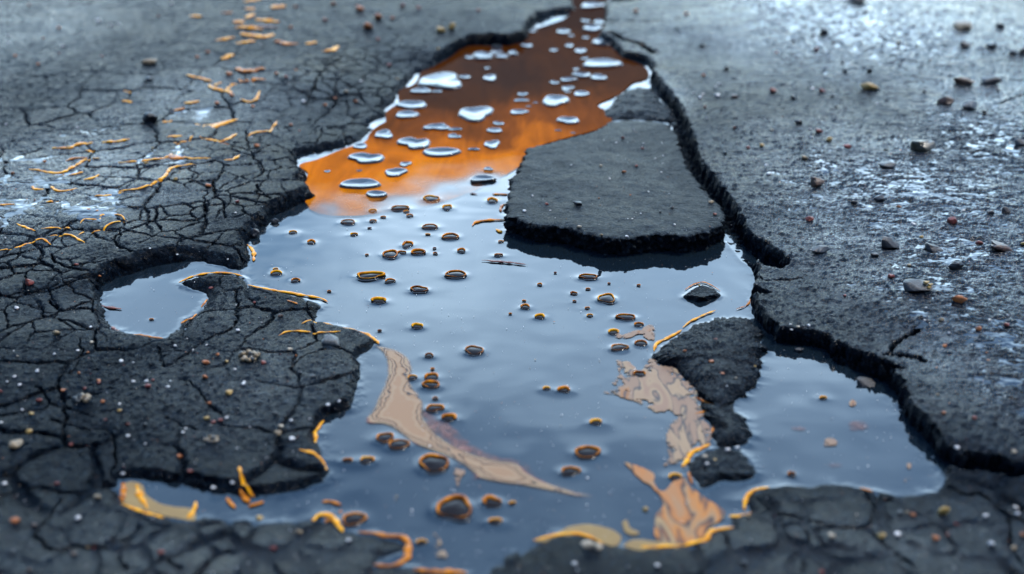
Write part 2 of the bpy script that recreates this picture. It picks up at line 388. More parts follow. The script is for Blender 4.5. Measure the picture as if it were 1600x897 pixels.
ST = {
 'w': glossy('white_quartz', (.85, .82, .78), .3, 1.5, .5, (.6, .57, .53), 900, .0004),
 'c': glossy('cream_stone', (.58, .48, .34), .45, 1.5, .4, (.2, .16, .11), 700, .0006),
 'y': glossy('yellow_stone', (.60, .38, .10), .4, 1.5, .4, (.2, .11, .03), 600, .0006),
 'o': glossy('orange_stone', (.55, .17, .035), .4, 1.5, .4, (.17, .05, .015), 600, .0006),
 'r': glossy('red_stone', (.26, .035, .014), .4, 1.5, .4, (.07, .014, .01), 600, .0006),
 't': glossy('tan_stone', (.38, .27, .14), .45, 1.5, .4, (.06, .045, .03), 420, .001),
 'g': glossy('grey_stone', (.10, .11, .11), .4, 1.5, .4, (.045, .05, .05), 500, .0008),
 'k': glossy('black_stone', (.012, .012, .014), .3, 1.5, .5, (.004, .004, .005), 500, .001),
 'v': glossy('olive_stone', (.05, .045, .022), .28, 1.5, .5, (.022, .02, .012), 200, .0006),
 'n': glossy('brown_stone', (.10, .045, .02), .32, 1.5, .5, (.02, .01, .006), 300, .001),
}
CN = {'w': 'white', 'c': 'cream', 'y': 'yellow', 'o': 'orange', 'r': 'dark red', 't': 'tan', 'g': 'grey', 'k': 'black', 'v': 'olive', 'n': 'brown'}

# ------------------------------------------------------------------ road
def fan(th0, th1, nr, u0, u1, nc):
    th = np.radians(np.linspace(th1, th0, nr))   # near to far
    y = CH/np.tan(th)
    u = np.linspace(u0, u1, nc)
    s = np.maximum(y*cs+CH*sn, .5)
    X = u[None, :]*s[:, None]; Y = np.repeat(y[:, None], nc, 1)
    return X, Y
Q = 1.0
th = np.radians(np.linspace(39.5, 11.5, int(980*Q)))
yd = CH/np.tan(th)
yn = np.concatenate([np.linspace(-30, -1, 12), np.linspace(-.6, yd[0]-.01, 40)])
yf = yd[-1]*np.exp(np.linspace(.01, 5.2, 130))
yr = np.concatenate([yn, yd, yf])
ud = np.linspace(-.46, .46, int(1560*Q)); uo = .46+np.exp(np.linspace(-4.5, 4.2, 60))
ur = np.concatenate([-uo[::-1], ud, uo])
sr = np.maximum(yr*cs+CH*sn, .6)
GX = ur[None, :]*sr[:, None]; GY = np.repeat(yr[:, None], len(ur), 1)
GZ = np.zeros_like(GX); 
ch = 120
for a in range(0, GX.shape[0], ch):
    GZ[a:a+ch], _, _ = ground(GX[a:a+ch], GY[a:a+ch])
# broken faces are craggy: push steep places sideways
gy_ = np.gradient(GZ, axis=0)/np.maximum(np.gradient(GY, axis=0), 1e-5)
gx_ = np.gradient(GZ, axis=1)/np.maximum(np.gradient(GX, axis=1), 1e-5)
st = np.clip((np.hypot(gx_, gy_)-.8)/1.2, 0, 1)*(GZ > -.001)
V = np.stack([GX, GY, GZ], -1)
V[..., 0] += st*vnoise3(GX*170, GY*170, GZ*260, 5)*.0022
V[..., 1] += st*vnoise3(GX*170, GY*170, GZ*260, 6)*.0028
me = mesh_np('road', V.reshape(-1, 3), gridfaces(*GX.shape), M_road)
def wetness(x, y):
    w = .07+0*x
    for b in [(300,880,420,70,.5),(1400,860,400,70,.5),(450,600,200,110,.35),(1450,370,250,170,1.0),(1520,560,150,130,.9),(1370,50,330,80,1.0),(1560,180,170,110,.85),(120,300,190,80,.7),(300,180,150,60,.45),(60,60,120,60,.3),(1000,160,70,40,.9),(250,500,200,40,.3)]:
        w = np.maximum(w, b[4]*gblob(x, y, *b[:4])**.7)
    return np.clip(w+vnoise(x*13, y*20, 231)*.22*(w+.2)+vnoise(x*45, y*70, 232)*.15*(w+.1), .02, 1)
wa = np.maximum(wetness(GX, GY), np.clip(st*.6, 0, .5)*np.clip(.5+vnoise(GX*60, GY*60, 233), 0, 1))
wa = np.where(GZ < BH(np.clip(GX, -1.2, 1.2), np.clip(GY, .8, 3.5))-.009, np.minimum(wa, .02), wa)
at_ = me.attributes.new('wet', 'FLOAT', 'POINT'); at_.data.foreach_set('value', wa.ravel().astype(np.float32))
road = setk(obj('road', me), 'structure')

def Hroad(x, y):
    """height of the built road at a place, read back from its grid"""
    x = np.asarray(x, float); y = np.asarray(y, float)
    v = np.interp(y, yr, np.arange(len(yr)))
    u = np.interp(x/np.maximum(y*cs+CH*sn, .6), ur, np.arange(len(ur)))
    i = np.minimum(u.astype(int), len(ur)-2); j = np.minimum(v.astype(int), len(yr)-2); fu = u-i; fv = v-j
    return (GZ[j, i]*(1-fu)+GZ[j, i+1]*fu)*(1-fv)+(GZ[j+1, i]*(1-fu)+GZ[j+1, i+1]*fu)*fv
def gz(px, py):
    """world point on the road (or water) seen at a photo pixel"""
    z = 0.0
    for _ in range(6):
        x, y = unproj(px, py, z)
        z = .4*z+.6*max(float(Hroad(x, y)), 0.0)
    x, y = unproj(px, py, z)
    return float(x), float(y), max(float(Hroad(x, y)), 0.0), 0.0

# ------------------------------------------------------------------ broken pieces of road standing in the water
def chunk(name, outline, ztop, zbot, mat_, seed, edge=.004, jag=.0025, centre=None, rough=.0006, nr=70, slope=None, na=900, sidejag=.003):
    P = toworld(outline, ztop*.9) if not callable(ztop) else toworld(outline, .018)
    c = P.mean(0) if centre is None else toworld([centre], .015)[0]
    # resample
    Pc = np.vstack([P, P[:1]]); s = np.concatenate([[0], np.cumsum(np.hypot(*np.diff(Pc, axis=0).T))])
    t = np.linspace(0, s[-1], na, endpoint=False)
    O = np.stack([np.interp(t, s, Pc[:, 0]), np.interp(t, s, Pc[:, 1])], 1)
    nrm = np.stack([np.gradient(O[:, 1]), -np.gradient(O[:, 0])], 1)
    k = np.ones(9)/9
    nrm = np.stack([np.convolve(np.r_[nrm[-4:, i], nrm[:, i], nrm[:4, i]], k, 'valid') for i in (0, 1)], 1)
    nrm /= np.linalg.norm(nrm, axis=1)[:, None]+1e-9
    if ((O-c)*nrm).sum() < 0: nrm = -nrm
    j = vnoise(O[:, 0]*60, O[:, 1]*60, seed)*jag+vnoise(O[:, 0]*170, O[:, 1]*170, seed+1)*jag*.6+np.abs(vnoise(O[:, 0]*400, O[:, 1]*400, seed+2))*jag*.3
    O = O+nrm*j[:, None]
    zt = ztop if callable(ztop) else (lambda x, y: ztop+0*x)
    rows = []
    for i in range(nr):
        f = (i+.0)/(nr-1); f = f**.75
        q = c+(O-c)*f
        dist_edge = (1-f)*np.linalg.norm(O-c, axis=1)
        z = zt(q[:, 0], q[:, 1])-edge*.6*np.exp(-dist_edge/edge)
        z = z+fbm(q[:, 0]*45, q[:, 1]*45, 3, seed+9)*rough+vnoise(q[:, 0]*330, q[:, 1]*330, seed+11)*rough*.35
        if slope: z = z-slope*f**2.2
        rows.append(np.column_stack([q, z]))
    top = rows[-1]
    ns = 16
    for i in range(1, ns+1):
        f = i/ns
        z = top[:, 2]*(1-f)+zbot*f
        q = O+nrm*(vnoise3(O[:, 0]*120, O[:, 1]*120, z*200, seed+20)*sidejag+vnoise3(O[:, 0]*350, O[:, 1]*350, z*500, seed+21)*sidejag*.6-.0008*math.sin(f*3.1))[:, None]*min(1, i/2)
        rows.append(np.column_stack([q, z]))
    R = np.array(rows); n0 = R.shape[0]
    V = R.reshape(-1, 3)
    i = np.arange(n0-1)[:, None]*na+np.arange(na)[None, :]; i2 = np.arange(n0-1)[:, None]*na+(np.arange(na)[None, :]+1) % na
    F = np.stack([i, i2, i2+na, i+na], -1).reshape(-1, 4)[:, ::-1]
    org = np.array([c[0], c[1], 0])
    me = mesh_np(name, V-org, F, mat_)
    o = obj(name, me); o.location = org
    return o, O, (lambda x, y: zt(x, y))
SLAB = [(797,343),(792,330),(797,306),(801,284),(812,262),(822,238),(824,228),(870,216),(905,206),(935,196),(955,183),(985,180),(1020,182),(1045,188),(1058,205),(1062,228),(1070,240),(1072,262),(1088,280),(1104,304),(1120,322),(1131,340),(1128,357),(1108,368),(1066,373),(1030,371),(1001,375),(970,378),(938,376),(905,366),(880,360),(854,357),(820,352)]
sc_ = toworld([(950,190),(950,370)])
def slab_top(x, y):
    t = np.clip((y-sc_[1, 1])/(sc_[0, 1]-sc_[1, 1]), 0, 1)
    return .0235-.0130*t
slab, SO, _ = chunk('asphalt_slab', SLAB, slab_top, -.012, M_slab, 101, .003, .0048, (960,290), .0008, 130, None, 1400, .006)
setk(slab, None, 'large flat grey asphalt slab broken off in the puddle, with a black jagged front edge', 'asphalt slab')
CHA = [(1022,548),(1032,533),(1065,514),(1098,494),(1130,486),(1153,485),(1172,492),(1186,505),(1192,528),(1191,560),(1184,580),(1168,598),(1146,618),(1125,622),(1105,612),(1092,598),(1072,572),(1050,558)]
c1, CAO, _ = chunk('asphalt_chunk', CHA, .012, -.012, M_chunk, 131, .006, .005, (1120,550), .0024, 70, .005, 800)
setk(c1, None, 'rough dark asphalt lump between the main puddle and the right-hand pool', 'asphalt chunk')
CHB = [(1094,617),(1120,628),(1143,627),(1158,640),(1175,664),(1168,682),(1140,690),(1120,686),(1112,670),(1118,655),(1104,640)]
c2, CBO, _ = chunk('asphalt_chunk', CHB, .009, -.012, M_chunk, 151, .005, .004, (1142,658), .0026, 50, .005, 500)
setk(c2, None, 'small dark asphalt lump just in front of the rough lump, black on its right side', 'asphalt chunk')
CHC = [(1080,742),(1075,726),(1084,712),(1100,698),(1125,692),(1150,698),(1172,708),(1180,728),(1176,742),(1150,746),(1125,744),(1110,752),(1090,757)]
c3, CCO, _ = chunk('asphalt_chunk', CHC, .006, -.012, M_chunk, 171, .005, .004, (1125,724), .0022, 50, .003, 500)
setk(c3, None, 'low wet asphalt lump nearest the camera, beside the orange marbled oil', 'asphalt chunk')
CHD = [(1068,458),(1080,446),(1098,440),(1118,446),(1126,456),(1108,463),(1085,464)]
c4, CDO, _ = chunk('asphalt_chunk', CHD, .007, -.01, M_chunk, 191, .004, .0015, (1096,454), .001, 40, .004, 400)
setk(c4, None, 'little pointed asphalt piece in the water below the slab\'s front right corner', 'asphalt chunk')

CHE = [(958,152),(975,138),(1000,131),(1015,134),(1032,150),(1050,168),(1054,186),(1030,184),(985,181),(955,184),(940,174)]
c5, CEO, _ = chunk('asphalt_chunk', CHE, .0075, -.012, M_chunk, 211, .006, .003, (1000,160), .0022, 60, .004, 600)
setk(c5, None, 'low wet asphalt piece wedged between the slab\'s far end and the brown oil', 'asphalt chunk')
# ------------------------------------------------------------------ drops
AMB = [(5,422,38,80,28),(5,495,78,50,22),(5,148,92,38,14),(5,275,82,90,20),(5,305,97,28,12),(5,320,115,32,14),(5,197,122,26,10),(5,148,140,36,12),(5,33,146,66,24),(5,132,173,18,6),(5,60,203,34,12),(5,415,168,72,24),(5,405,203,24,6),(5,310,252,52,28),(5,510,214,76,28),(5,230,298,80,36),(5,285,288,40,14),(5,360,287,66,22),(5,436,268,18,10),(5,440,292,24,10),(5,562,279,42,18),(5,745,236,24,10),(5,735,300,44,10),(5,706,46,50,22),(5,120,298,18,8),(5,135,400,124,34),(5,228,420,44,20),(5,535,392,98,36),(5,364,462,86,28),(5,176,514,66,22),(5,356,633,52,22),(5,928,437,26,12),(5,860,542,48,20),(5,855,513,18,8),(5,928,588,50,18),(5,790,574,14,8),(5,1155,403,86,24),(5,1088,479,32,14),(5,1153,458,22,10),(5,1090,515,20,8),(5,1240,505,96,40),(5,1150,547,26,10),(5,1162,582,32,14),(5,1330,592,92,28),(5,1390,625,44,18),(5,1272,660,48,24),(5,1298,733,80,34),(5,1400,713,60,28),(5,1395,857,56,28),(5,622,747,90,44),(5,411,769,44,20),(5,333,872,44,24),(5,422,873,70,36),(5,427,833,18,12),(5,180,653,20,8),(5,1252,432,14,7),(5,1390,441,20,8),(5,1000,382,12,6),
 (8,420,20,80,36),(8,440,82,26,24),(8,437,130,90,32),(8,503,175,72,30),(8,205,268,90,44),(8,270,300,100,50),(8,120,372,72,30),(8,30,372,50,16),(8,435,390,140,90),(8,1070,425,86,44),(8,1150,338,120,60),(8,1190,195,60,26),(8,1040,44,66,24),(8,960,36,38,16),(8,530,600,190,105),(8,705,570,90,50),(8,720,658,70,24),(8,60,650,110,70),(8,1560,450,60,30),(8,800,572,30,16),(8,375,755,50,26),
 (4,1368,193,38,14),(4,1454,239,40,18),(4,1288,365,26,12),(4,1290,385,52,22),(4,1380,418,40,18),(4,1538,469,22,8),(4,708,600,22,8),(7,1540,660,40,20),(9,512,437,36,26),(9,658,80,34,14)]
PAL = [(2,1170,33,90,26),(2,1142,104,38,22),(2,1205,110,50,24),(2,1175,140,90,24),(2,1038,155,60,20),(2,1075,172,24,14),(2,1143,182,28,24),(2,895,152,32,20),(2,1225,205,100,30),(2,728,225,56,24),(2,722,252,50,20),(2,802,255,50,22),(2,752,270,52,20),(2,868,220,48,22),(2,660,270,90,60),(2,600,275,38,18),(2,993,241,34,16),(2,1066,220,38,18),(2,1118,245,54,22),(2,1140,280,30,14),(2,1218,305,156,44),(2,682,325,24,12),(2,695,372,64,38),(2,1097,330,26,20),(2,996,393,40,14),(2,1060,380,68,18),(2,1125,358,74,22),(2,1203,370,76,24),(2,1057,420,50,22),(2,1058,436,26,8),(2,578,367,50,16),(2,465,388,220,62),(2,375,432,80,28),(2,450,434,40,12),(2,330,500,130,38),(2,308,545,96,36),(2,848,448,50,14),(2,842,476,54,16),(2,1000,480,120,58),(2,1122,446,64,26),(2,830,532,76,24),(2,877,503,24,6),(2,908,486,20,6),(2,627,540,165,60),(2,1062,572,92,34),(2,735,585,50,16),(2,717,618,66,24),(2,450,603,95,34),(2,530,612,56,14),(2,528,645,64,18),(2,1013,616,26,6),(2,1083,628,20,6),(2,345,680,130,54),(2,705,684,78,32),(2,468,722,165,42),(2,200,638,90,34),(2,120,750,150,48),(2,255,815,95,40),(2,300,775,56,20),(2,85,805,26,6),(2,90,870,170,48),(2,660,845,100,32),(2,687,797,46,14),(2,620,706,60,7),(2,90,692,70,24),(5,165,20,95,30),(1,1530,808,30,10)]
def dropgeo(r, x, y, w, h):
    px, py = Z(r, x, y); w /= 2.99; h /= 2.99
    x0, y0 = unproj(px, py); s = pxscale(px, py)
    _, ya = unproj(px, py-h/2); _, yb = unproj(px, py+h/2)
    a = s*w/2; b = float(ya-yb)/2
    b = min(max(b*.9, a*.45), a*1.25)
    return float(x0), float(y0), a, b, px, py
DROPS = [(dropgeo(*d), 'a') for d in AMB]+[(dropgeo(*d), 'p') for d in PAL]

# ------------------------------------------------------------------ water of the puddle (with its raised rims)
nr_, nc_ = 900, 1100
X, Y = fan(11.0, 40, nr_, -.46, .46, nc_)
zw = np.zeros_like(X); dd_ = np.zeros_like(X)
for a in range(0, nr_, 100):
    xs, ys = X[a:a+100], Y[a:a+100]
    g, _, d = ground(xs, ys, False); dd_[a:a+100] = d
keep = dd_ < .02
men = np.exp(-np.abs(dd_)/.0055)*.0012*(.55+.6*vnoise(X*30, Y*30, 201))
for O in (SO, CAO, CBO, CCO, CDO, CEO):
    lo = O.min(0)-.03; hi = O.max(0)+.03
    m = (X > lo[0]) & (X < hi[0]) & (Y > lo[1]) & (Y < hi[1])
    q, _ = seg_dist(X[m], Y[m], O[::6], True)
    men[m] = np.maximum(men[m], np.exp(-q/.005)*.0010)
for (x0, y0, a, b, px, py), k in DROPS:
    m = (np.abs(X-x0) < a+.02) & (np.abs(Y-y0) < b+.025)
    r = np.hypot((X[m]-x0)/a, (Y[m]-y0)/b)
    q = np.maximum(r-1, 0)*min(a, b)
    men[m] = men[m]+np.exp(-q/.0035)*min(.0008, a*.10)
zw = men+fbm(X*3, Y*3, 2, 210)*.0003+vnoise(X*14, Y*22, 214)*.00004
F = gridfaces(nr_, nc_, keep)
V, F, used = compact(np.stack([X, Y, zw], -1).reshape(-1, 3), F)
wat = setk(obj('puddle_water', mesh_np('puddle_water', V, F, M_water)), 'structure')

# thin wet film over the low places of the rough road
nr_, nc_ = 760, 1000
X, Y = fan(11.6, 38, nr_, -.46, .46, nc_)
zf = np.zeros_like(X); keep = np.zeros(X.shape, bool)
for a in range(0, nr_, 100):
    xs, ys = X[a:a+100], Y[a:a+100]
    _, pl, d = ground(xs, ys, False); rm, lm = film_mask(xs, ys)
    lev = np.maximum(rm*.00265, lm*.00112)-.0013+vnoise(xs*12, ys*18, 220)*.0005+vnoise(xs*40, ys*60, 221)*.0003
    zf[a:a+100] = pl+lev; keep[a:a+100] = (lev > -.0007) & (d > .012)
F = gridfaces(nr_, nc_, keep)
V, F, used = compact(np.stack([X, Y, zf], -1).reshape(-1, 3), F)
flm = setk(obj('surface_water', mesh_np('surface_water', V, F, M_film)), 'structure')

# ------------------------------------------------------------------ oil sheets and painted reflection
def sheet(name, outline, z, material, label, cat, group=None, dens=.0018, jag=.0012, seed=0, extra=None, thick=.0003, edge=.0015, grow=0):
    P = toworld(catmull(list(outline)+[outline[0]], 3)[:-1], z)
    lo = P.min(0)-.004-grow; hi = P.max(0)+.004+grow
    nx = int((hi[0]-lo[0])/dens)+2; ny = int((hi[1]-lo[1])/dens)+2
    X, Y = np.meshgrid(np.linspace(lo[0], hi[0], nx), np.linspace(lo[1], hi[1], ny))
    jx = X+vnoise(X*70, Y*70, seed)*jag+vnoise(X*240, Y*240, seed+1)*jag*.5; jy = Y+vnoise(X*70, Y*70, seed+2)*jag+vnoise(X*240, Y*240, seed+3)*jag*.5
    d, _ = seg_dist(jx, jy, P, True); d = np.where(inside(jx, jy, P), d, -d)+grow
    keep = d > -dens*.9
    c = P.mean(0)
    zz = z-thick+thick*np.clip((d+dens)/(edge), 0, 1)
    # let the rim vertices move onto the outline
    g = np.gradient(d); gx = g[1]/(np.gradient(X, axis=1)); gy = g[0]/(np.gradient(Y, axis=0)); gl = np.hypot(gx, gy)+1e-6
    m = (d < 0)
    X = np.where(m, X-gx/gl*d, X); Y = np.where(m, Y-gy/gl*d, Y)
    F = gridfaces(ny, nx, keep)
    V = np.stack([X-c[0], Y-c[1], zz], -1).reshape(-1, 3)
    Vc, Fc, used = compact(V, F)
    me = mesh_np(name, Vc, Fc, material)
    at = me.attributes.new('edge', 'FLOAT', 'POINT'); at.data.foreach_set('value', d.ravel()[used].astype(np.float32))
    if extra is not None:
        e = extra(X, Y).ravel()[used].astype(np.float32)
        at = me.attributes.new('thick', 'FLOAT', 'POINT'); at.data.foreach_set('value', e)  # attribute drives the painted reflection's tone and opacity
    o = obj(name, me); o.location = (c[0], c[1], 0)
    return setk(o, None, label, cat, group)

# reflection painted into the sheet's colour: orange at its near end, brown far off
m, nt, b = mat('painted_reflection')
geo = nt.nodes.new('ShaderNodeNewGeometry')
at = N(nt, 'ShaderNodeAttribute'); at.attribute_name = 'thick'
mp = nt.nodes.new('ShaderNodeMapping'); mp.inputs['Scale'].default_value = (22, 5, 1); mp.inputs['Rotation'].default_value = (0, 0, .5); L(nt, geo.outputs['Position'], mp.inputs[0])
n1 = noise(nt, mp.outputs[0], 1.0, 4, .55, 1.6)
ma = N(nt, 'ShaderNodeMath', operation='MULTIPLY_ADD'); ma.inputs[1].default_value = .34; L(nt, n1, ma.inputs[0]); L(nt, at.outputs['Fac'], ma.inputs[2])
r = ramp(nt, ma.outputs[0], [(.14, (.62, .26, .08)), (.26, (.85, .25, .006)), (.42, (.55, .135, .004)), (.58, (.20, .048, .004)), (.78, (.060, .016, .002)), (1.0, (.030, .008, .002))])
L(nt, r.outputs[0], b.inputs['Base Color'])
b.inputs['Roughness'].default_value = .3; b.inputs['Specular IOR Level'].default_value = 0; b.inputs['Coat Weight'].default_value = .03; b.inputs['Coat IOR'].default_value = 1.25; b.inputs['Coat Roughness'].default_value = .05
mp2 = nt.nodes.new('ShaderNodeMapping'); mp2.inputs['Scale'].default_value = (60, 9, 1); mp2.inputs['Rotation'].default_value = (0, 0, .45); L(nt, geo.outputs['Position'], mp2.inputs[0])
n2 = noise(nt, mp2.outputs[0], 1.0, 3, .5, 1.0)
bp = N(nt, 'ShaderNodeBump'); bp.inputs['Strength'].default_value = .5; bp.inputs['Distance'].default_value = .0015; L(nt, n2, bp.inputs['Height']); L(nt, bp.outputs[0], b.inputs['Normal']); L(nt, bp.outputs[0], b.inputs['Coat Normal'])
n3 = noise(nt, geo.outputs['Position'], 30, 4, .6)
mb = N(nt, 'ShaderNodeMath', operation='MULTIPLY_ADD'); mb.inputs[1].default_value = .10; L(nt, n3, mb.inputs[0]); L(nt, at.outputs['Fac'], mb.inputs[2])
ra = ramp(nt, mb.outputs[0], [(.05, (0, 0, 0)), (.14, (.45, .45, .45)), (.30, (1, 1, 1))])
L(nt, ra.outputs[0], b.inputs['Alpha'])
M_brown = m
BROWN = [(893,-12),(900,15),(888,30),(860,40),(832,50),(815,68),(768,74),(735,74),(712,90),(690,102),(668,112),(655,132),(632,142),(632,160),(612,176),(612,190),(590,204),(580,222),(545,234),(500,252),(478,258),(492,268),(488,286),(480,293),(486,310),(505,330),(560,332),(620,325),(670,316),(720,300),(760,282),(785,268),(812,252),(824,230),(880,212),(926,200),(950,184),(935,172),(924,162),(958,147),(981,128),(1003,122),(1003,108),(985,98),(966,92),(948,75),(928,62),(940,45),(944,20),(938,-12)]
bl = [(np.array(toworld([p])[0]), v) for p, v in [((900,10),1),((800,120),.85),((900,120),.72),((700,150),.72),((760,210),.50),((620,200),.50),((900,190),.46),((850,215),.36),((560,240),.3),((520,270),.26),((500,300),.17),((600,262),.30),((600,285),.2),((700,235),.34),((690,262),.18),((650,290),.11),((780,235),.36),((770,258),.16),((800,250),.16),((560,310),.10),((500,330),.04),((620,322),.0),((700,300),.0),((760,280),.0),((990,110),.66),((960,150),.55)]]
def reflection_tone(X, Y):
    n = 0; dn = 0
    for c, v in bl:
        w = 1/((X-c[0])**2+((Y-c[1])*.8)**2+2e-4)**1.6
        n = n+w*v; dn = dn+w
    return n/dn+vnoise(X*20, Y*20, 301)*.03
brown = sheet('reflection_sheet', BROWN, .0019, M_brown, 'glossy orange to dark brown oil covering the puddle\'s narrow far end', 'oil slick', None, .0022, .0010, 300, reflection_tone, .0006, .003, .010)

def film_material(name, stops, scale=(14, 60), rot=.6, rough=.2, alpha=None):
    m, nt, b = mat(name)
    geo = nt.nodes.new('ShaderNodeNewGeometry')
    wp = noise(nt, geo.outputs['Position'], 16, 3, .5)
    mp = nt.nodes.new('ShaderNodeMapping'); mp.inputs['Scale'].default_value = (scale[0], scale[1], 1); mp.inputs['Rotation'].default_value = (0, 0, rot); L(nt, geo.outputs['Position'], mp.inputs[0])
    n = noise(nt, mp.outputs[0], .9, 3, .5, 1.3)
    r = ramp(nt, n, stops); L(nt, r.outputs[0], b.inputs['Base Color'])
    b.inputs['Roughness'].default_value = rough; b.inputs['IOR'].default_value = 1.12
    if alpha is not None:
        n2 = noise(nt, geo.outputs['Position'], 48, 5, .7)
        at = N(nt, 'ShaderNodeAttribute'); at.attribute_name = 'edge'
        ma = N(nt, 'ShaderNodeMath', operation='MULTIPLY_ADD'); ma.inputs[1].default_value = alpha[2]; L(nt, at.outputs['Fac'], ma.inputs[0]); L(nt, n2, ma.inputs[2])
        r2 = ramp(nt, ma.outputs[0], [(alpha[0], (0, 0, 0)), (alpha[1], (1, 1, 1))]); L(nt, r2.outputs[0], b.inputs['Alpha'])
    return m
pe = (.29, .18, .12)
M_peach = film_material('peach_oil', [(.30, (.21, .125, .085)), (.44, pe), (.472, (.10, .085, .08)), (.482, (.05, .055, .065)), (.492, (.11, .09, .08)), (.52, (.25, .16, .11)), (.63, (.24, .13, .085)), (.642, (.09, .07, .065)), (.655, (.22, .13, .09)), (.8, (.26, .15, .10))], (4, 38), .62, .3)
m, nt, b = mat('lined_oil')
geo = nt.nodes.new('ShaderNodeNewGeometry'); at = N(nt, 'ShaderNodeAttribute'); at.attribute_name = 'edge'
nn = noise(nt, geo.outputs['Position'], 26, 3, .55); nf = noise(nt, geo.outputs['Position'], 110, 3, .6)
m1 = N(nt, 'ShaderNodeMath', operation='MULTIPLY_ADD'); m1.inputs[1].default_value = 30; L(nt, at.outputs['Fac'], m1.inputs[0]); L(nt, nn, m1.inputs[2])
m2 = N(nt, 'ShaderNodeMath', operation='MULTIPLY_ADD'); m2.inputs[1].default_value = .09; L(nt, nf, m2.inputs[0]); L(nt, m1.outputs[0], m2.inputs[2])
A_ = (.44, .30, .18); D_ = (.03, .032, .04); P_ = (.40, .24, .135)
r = ramp(nt, m2.outputs[0], [(.46, (.30, .13, .09)), (.54, A_), (.60, (.40, .27, .15)), (.655, A_), (.668, D_), (.682, D_), (.70, P_), (.775, A_), (.788, D_), (.802, D_), (.815, (.34, .19, .10)), (.90, A_), (1.0, P_)])
L(nt, r.outputs[0], b.inputs['Base Color']); b.inputs['Roughness'].default_value = .3; b.inputs['IOR'].default_value = 1.12
re_ = ramp(nt, at.outputs['Fac'], [(0, (0, 0, 0)), (.0022, (.82, .82, .82))]); L(nt, re_.outputs[0], b.inputs['Alpha'])
M_lined = m
M_peach2 = film_material('peach_oil_loose', [(.3, (.30, .19, .125)), (.42, (.36, .25, .15)), (.455, (.08, .075, .075)), (.48, (.28, .18, .12)), (.6, (.30, .20, .13)), (.64, (.36, .17, .07)), (.67, (.10, .08, .075)), (.70, (.32, .2, .12))], (34, 12), -.25, .3, (.49, .525, 9))
M_marble = film_material('marbled_oil', [(.30, (.32, .21, .12)), (.42, (.44, .18, .06)), (.455, (.06, .05, .05)), (.49, (.34, .21, .11)), (.56, (.48, .19, .05)), (.60, (.08, .06, .06)), (.63, (.38, .26, .13)), (.75, (.46, .20, .08))], (30, 9), .35, .25)
M_pinkf = film_material('pink_oil', [(.3, (.26, .13, .11)), (.7, (.24, .15, .13))], (30, 30), 0, .3, (.44, .75, 14))
M_cream = film_material('cream_oil', [(.3, (.32, .22, .09)), (.6, (.27, .18, .08)), (.8, (.40, .22, .04))], (20, 30), 0, .25)
S1 = [(583,539),(613,544),(637,557),(645,577),(641,597),(662,627),(664,654),(687,681),(720,701),(767,717),(811,724),(831,741),(867,757),(900,768),(931,776),(905,776),(867,768),(817,759),(767,752),(747,747),(735,753),(740,741),(720,724),(693,711),(667,702),(643,691),(620,673),(600,663),(570,660),(583,637),(593,614),(602,595),(604,570),(598,552)]
sheet('oil_streak', S1, .0011, M_lined, 'long beige oil streak with fine dark lines, tapering to the lower right', 'oil streak', None, .0014, .0008, 400)
sheet('oil_streak', [(662,640),(672,648),(700,660),(720,680),(740,696),(775,712),(820,722),(838,745),(810,728),(767,722),(720,706),(686,686),(664,660)], .0007, M_pinkf, 'faint pink oil fringe along the upper side of the long beige streak', 'oil streak', None, .0014, .0015, 410)
sheet('oil_streak', [(697,715),(715,722),(728,738),(720,746),(716,762),(711,750),(708,738),(696,728)], .0010, M_peach2, 'short pale forked oil streak trailing right of the big amber-ringed bubble', 'oil streak', None, .001, .0006, 420)
S2 = [(934,612),(968,607),(955,598),(966,585),(962,562),(985,566),(1000,580),(1015,560),(1035,567),(1055,575),(1070,590),(1090,602),(1098,625),(1104,655),(1112,680),(1098,697),(1080,712),(1072,730),(1060,722),(1036,728),(1045,714),(1041,684),(1045,650),(1028,644),(988,627),(960,617)]
sheet('oil_streak', S2, .0011, M_peach2, 'broad beige oil patch with ragged holes, left of the rough asphalt lump', 'oil streak', None, .0014, .002, 430)
sheet('oil_streak', [(955,516),(975,520),(1000,514),(1015,507),(1024,513),(1022,530),(1012,530),(1000,522),(980,528),(962,527)], .0011, M_peach2, 'small hooked beige oil patch on the water above the broad beige patch', 'oil streak', None, .0012, .001, 440)
S3 = [(975,722),(1003,729),(1022,742),(1022,755),(1035,768),(1052,752),(1066,742),(1076,757),(1085,765),(1105,780),(1132,798),(1128,812),(1108,824),(1100,838),(1066,851),(1030,846),(1022,828),(1025,805),(1037,788),(1030,772),(1015,757),(1000,748)]
sheet('oil_streak', S3, .0011, M_marble, 'orange and beige marbled oil running down to the near right shore', 'oil streak', None, .0014, .001, 450)
S4 = [(834,846),(870,832),(890,822),(920,819),(950,825),(970,838),(966,852),(950,852),(925,840),(898,836),(860,846)]
sheet('oil_streak', S4, .0011, M_cream, 'cream-yellow oil patch hugging the shore at the bottom centre', 'oil streak', None, .0014, .0008, 460)
sheet('oil_streak', [(973,853),(990,843),(1030,846),(1066,850),(1050,858),(1000,860)], .0012, M_cream, 'narrow cream-yellow oil strip on the near shore left of the marbled oil', 'oil streak', None, .0014, .0008, 470)
sheet('oil_streak', [(190,757),(205,752),(222,757),(232,776),(262,790),(300,795),(306,812),(290,812),(258,806),(214,794),(192,784)], .0012, M_cream, 'yellow oil in the small notch at the near left end of the puddle', 'oil streak', None, .0014, .0008, 490)
sheet('oil_streak', [(676,832),(686,838),(694,858),(700,870),(688,872),(678,862)], .0010, M_peach2, 'small beige oil fleck below the largest amber-ringed bubble', 'oil streak', None, .0012, .0006, 500)
